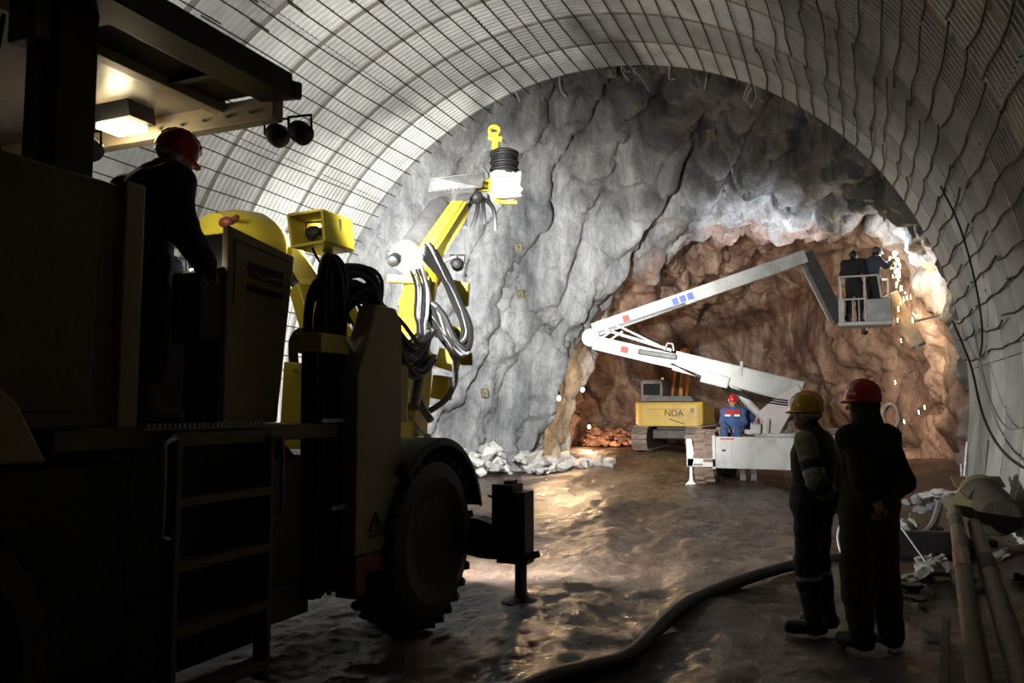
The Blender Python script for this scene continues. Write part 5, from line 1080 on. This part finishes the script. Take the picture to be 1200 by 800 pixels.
MB().lathe((1.38, 11.25, 0.60), ax_, [(0.20, 0.03), (0.235, 0.0), (0.245, 0.35), (0.235, 0.72), (0.20, 0.75)], 26).build('drum_shell', M_OLIVE, dr, True)
MB().lathe((1.38, 11.25, 0.60), ax_, [(0.21, -0.03), (0.25, -0.03), (0.25, 0.05), (0.21, 0.05)], 26, True).build('drum_rim', mat('dull_ochre', (0.15, 0.125, 0.06)), dr, True)
for a in (0.5, 2.6): u, v = frame(ax_); q = V((1.38, 11.25, 0.60)) + (u * math.cos(a) + v * math.sin(a)) * 0.22; MB().bar(q, q - ax_ * 0.22 + v * 0.05, 0.16, 0.02).build('torn_flap', mat('dull_ochre', (0.15, 0.125, 0.06)), dr)
dp = thing('duct_pipe', 'short dark duct pipe with a pale open end lying in the debris', 'duct', (0.5, 9.5, 0))
MB().lathe((0.30, 9.55, 0.20), (1, 0.25, 0), [(0.14, 0.05), (0.16, 0), (0.16, 0.75), (0.12, 0.75)], 22).build('duct_shell', M_BLK, dp, True)
MB().lathe((0.30, 9.55, 0.20), (1, 0.25, 0), [(0.02, 0.0), (0.155, -0.012), (0.165, 0.0), (0.165, 0.03), (0.02, 0.02)], 22).build('duct_end', M_SHT, dp, True)
def sheet(label, c, sx, sy, seed, m=M_SHT, group=None, h=0.10):
    n = 12; vs = []; fs = []
    for i in range(n + 1):
        for j in range(n + 1):
            x = (i / n - 0.5) * sx; y = (j / n - 0.5) * sy; q = Vector((x * 5, y * 5, seed * 3.1))
            X_, Y_ = c[0] + x + 0.05 * noise.noise(q * 1.7), c[1] + y + 0.05 * noise.noise(q * 1.3 + Vector((9, 0, 0)))
            vs.append((X_, Y_, ground(X_, Y_) + c[2] + h * (0.5 + noise.noise(q) + 0.5 * noise.noise(q * 2.3))))
    for i in range(n):
        for j in range(n): fs.append((i*(n+1)+j, (i+1)*(n+1)+j, (i+1)*(n+1)+j+1, i*(n+1)+j+1))
    o = MB().add(vs, fs).build('plastic_sheet', m); so = o.modifiers.new('thickness', 'SOLIDIFY'); so.thickness = 0.006; tag(o, label, 'plastic sheet', group)
sheet('crumpled pale plastic sheet beside the left brown pipe', (0.55, 8.6, 0.02), 0.55, 0.5, 1); sheet('torn pale sheet lying behind the red helmet person', (0.30, 8.3, 0.02), 0.5, 0.35, 2)
sheet('crumpled pale sheet between the two brown pipes', (0.86, 8.2, 0.05), 0.25, 0.6, 3); sheet('white plastic scrap in front of the leaning wooden strip', (0.47, 6.35, 0.01), 0.12, 0.14, 4, h=0.03)
sheet('bluish crumpled sheet beside the open drum', (1.15, 11.9, 0.28), 0.6, 0.5, 5, mat('bluish_plastic', (0.16, 0.19, 0.27), 0.5, 0.0, (0.28, 0.28, 0.28), 5), h=0.14)
sheet('white sheet scrap near the foot of the lining end', (1.30, 15.3, 0.06), 0.6, 0.6, 6, M_WHT)
tag(MB().bar((0.40, 5.05, 0.10), (0.57, 6.75, 0.12), 0.05, 0.03).build('wooden_strip', M_WOOD, bevel=0.004), 'thin brown wooden strip on the ground left of the pipes', 'wood')
tag(MB().bar((0.42, 9.35, 0.42), (0.62, 9.15, 0.12), 0.02, 0.012).build('metal_strip', M_GALV), 'thin bright metal strip leaning on the dark duct pipe', 'metal strip')
tag(MB().tube(spline([(-0.16, 9.5, 0.42), (-0.20, 9.45, 0.28), (-0.17, 9.4, 0.12), (-0.08, 9.35, 0.02), (0.02, 9.3, 0.03)], 5), 0.012, 6).build('bent_wire', M_GALV, smooth=True), 'pale bent wire standing between the two standing people', 'wire')
tag(MB().tube(spline(onfloor([(0.25, 9.9), (0.55, 10.1), (0.80, 10.7), (0.92, 11.4)], 0.05)[:1] + [(0.55, 10.1, 0.16), (0.80, 10.7, 0.26), (0.95, 11.4, 0.45)], 6), 0.045, 8).build('bent_hose', M_GHOSE, smooth=True), 'curved grey hose rising from the duct to the pipes', 'hose')
for k in range(150):
    x = sr.uniform(0.15, 1.75); y = sr.uniform(6.0, 16.0); s_ = 0.03 + 0.13 * sr.random() ** 2
    if abs(x - (0.58 + (y - 5.2) * 0.084)) < 0.12 + s_ or abs(x - (0.82 + (y - 5.3) * 0.08)) < 0.12 + s_: continue
    stone(GS, (x, y, ground(x, y) + s_ * 0.3), s_, 'debris_stone', 'broken stone lying in the dark debris along the right wall', 'loose stones along the right wall')
# cables drooping on the right wall
def wall_cable(label, l, r, m=M_HOSE): tag(MB().tube(spline([arch(a, RL - d, y) for a, y, d in l], 7), r, 7).build('wall_cable', m, smooth=True), label, 'cable')
wall_cable('long black cable sagging along the right lining wall', [(10, 16.6, 0.10), (3, 15.0, 0.14), (-3.5, 13.6, 0.18), (-7.0, 12.2, 0.16), (-8.5, 10.5, 0.14), (-8.5, 8.5, 0.12)], 0.018)
wall_cable('thin cable looping high on the right lining wall', [(24, 13.0, 0.05), (18, 12.6, 0.14), (11, 12.9, 0.15), (6, 13.6, 0.10), (3, 14.4, 0.08)], 0.014)
wall_cable('pale wire hanging low on the right lining wall', [(8, 14.5, 0.08), (-1, 13.2, 0.16), (-5, 11.8, 0.14), (-4.5, 10.4, 0.10)], 0.010, M_GHOSE)
for k, (a, y) in enumerate(((-11, 14.8), (-10, 14.2), (-12.5, 13.6))):
    p = arch(a, RL - 0.25, y); tag(MB().tube([(p.x - 0.05 * k, p.y, 0.15), (p.x + 0.02, p.y + 0.05, 0.75 + 0.2 * k)], 0.022, 8).build('upright_rod', M_GALV, smooth=True), ['short steel rod standing in the debris near the lining end', 'middle steel rod standing in the debris near the lining end', 'tallest steel rod standing in the debris near the lining end'][k], 'rod')

rg = random.Random(31)
for k, (c, lab) in enumerate((((0.42, 7.7), 'torn pale scrap nearest the boots of the red helmet person'), ((0.68, 9.3), 'pale scrap lying against the dark duct pipe'), ((1.35, 8.4), 'pale scrap at the wall side of the right brown pipe'), ((0.62, 10.9), 'pale scrap beyond the dark duct pipe'), ((1.3, 9.7), 'pale scrap in front of the olive drum'))):
    sheet(lab, (c[0], c[1], 0.01), rg.uniform(0.2, 0.4), rg.uniform(0.2, 0.45), 10 + k, M_SHT, h=0.07)
cc = thing('cable_coil', 'ring of coiled cable hanging on the brown rock of the heading', 'cable coil', (1.12, 28.75, 1.35))
for k in range(4):
    rr = 0.36 + 0.03 * math.sin(k * 2.1); MB().tube([(1.06 + 0.02 * k + 0.24 * (rr / 0.36) * math.cos(t * math.pi / 12), 28.72 + 0.03 * k, 1.36 + 1.15 * rr * math.sin(t * math.pi / 12)) for t in range(25)], 0.022, 6).build('cable_turn', M_GHOSE, cc, True)
MB().cyl((1.10, 28.7, 1.76), (1.25, 29.3, 1.80), 0.025, 8).build('peg', M_STEEL, cc)
tag(MB().box((0.80, 9.92, 0.0), (1.36, 10.10, 0.255)).build('timber_block', M_WOOD, bevel=0.01), 'dark timber block propping up the two brown pipes', 'timber')
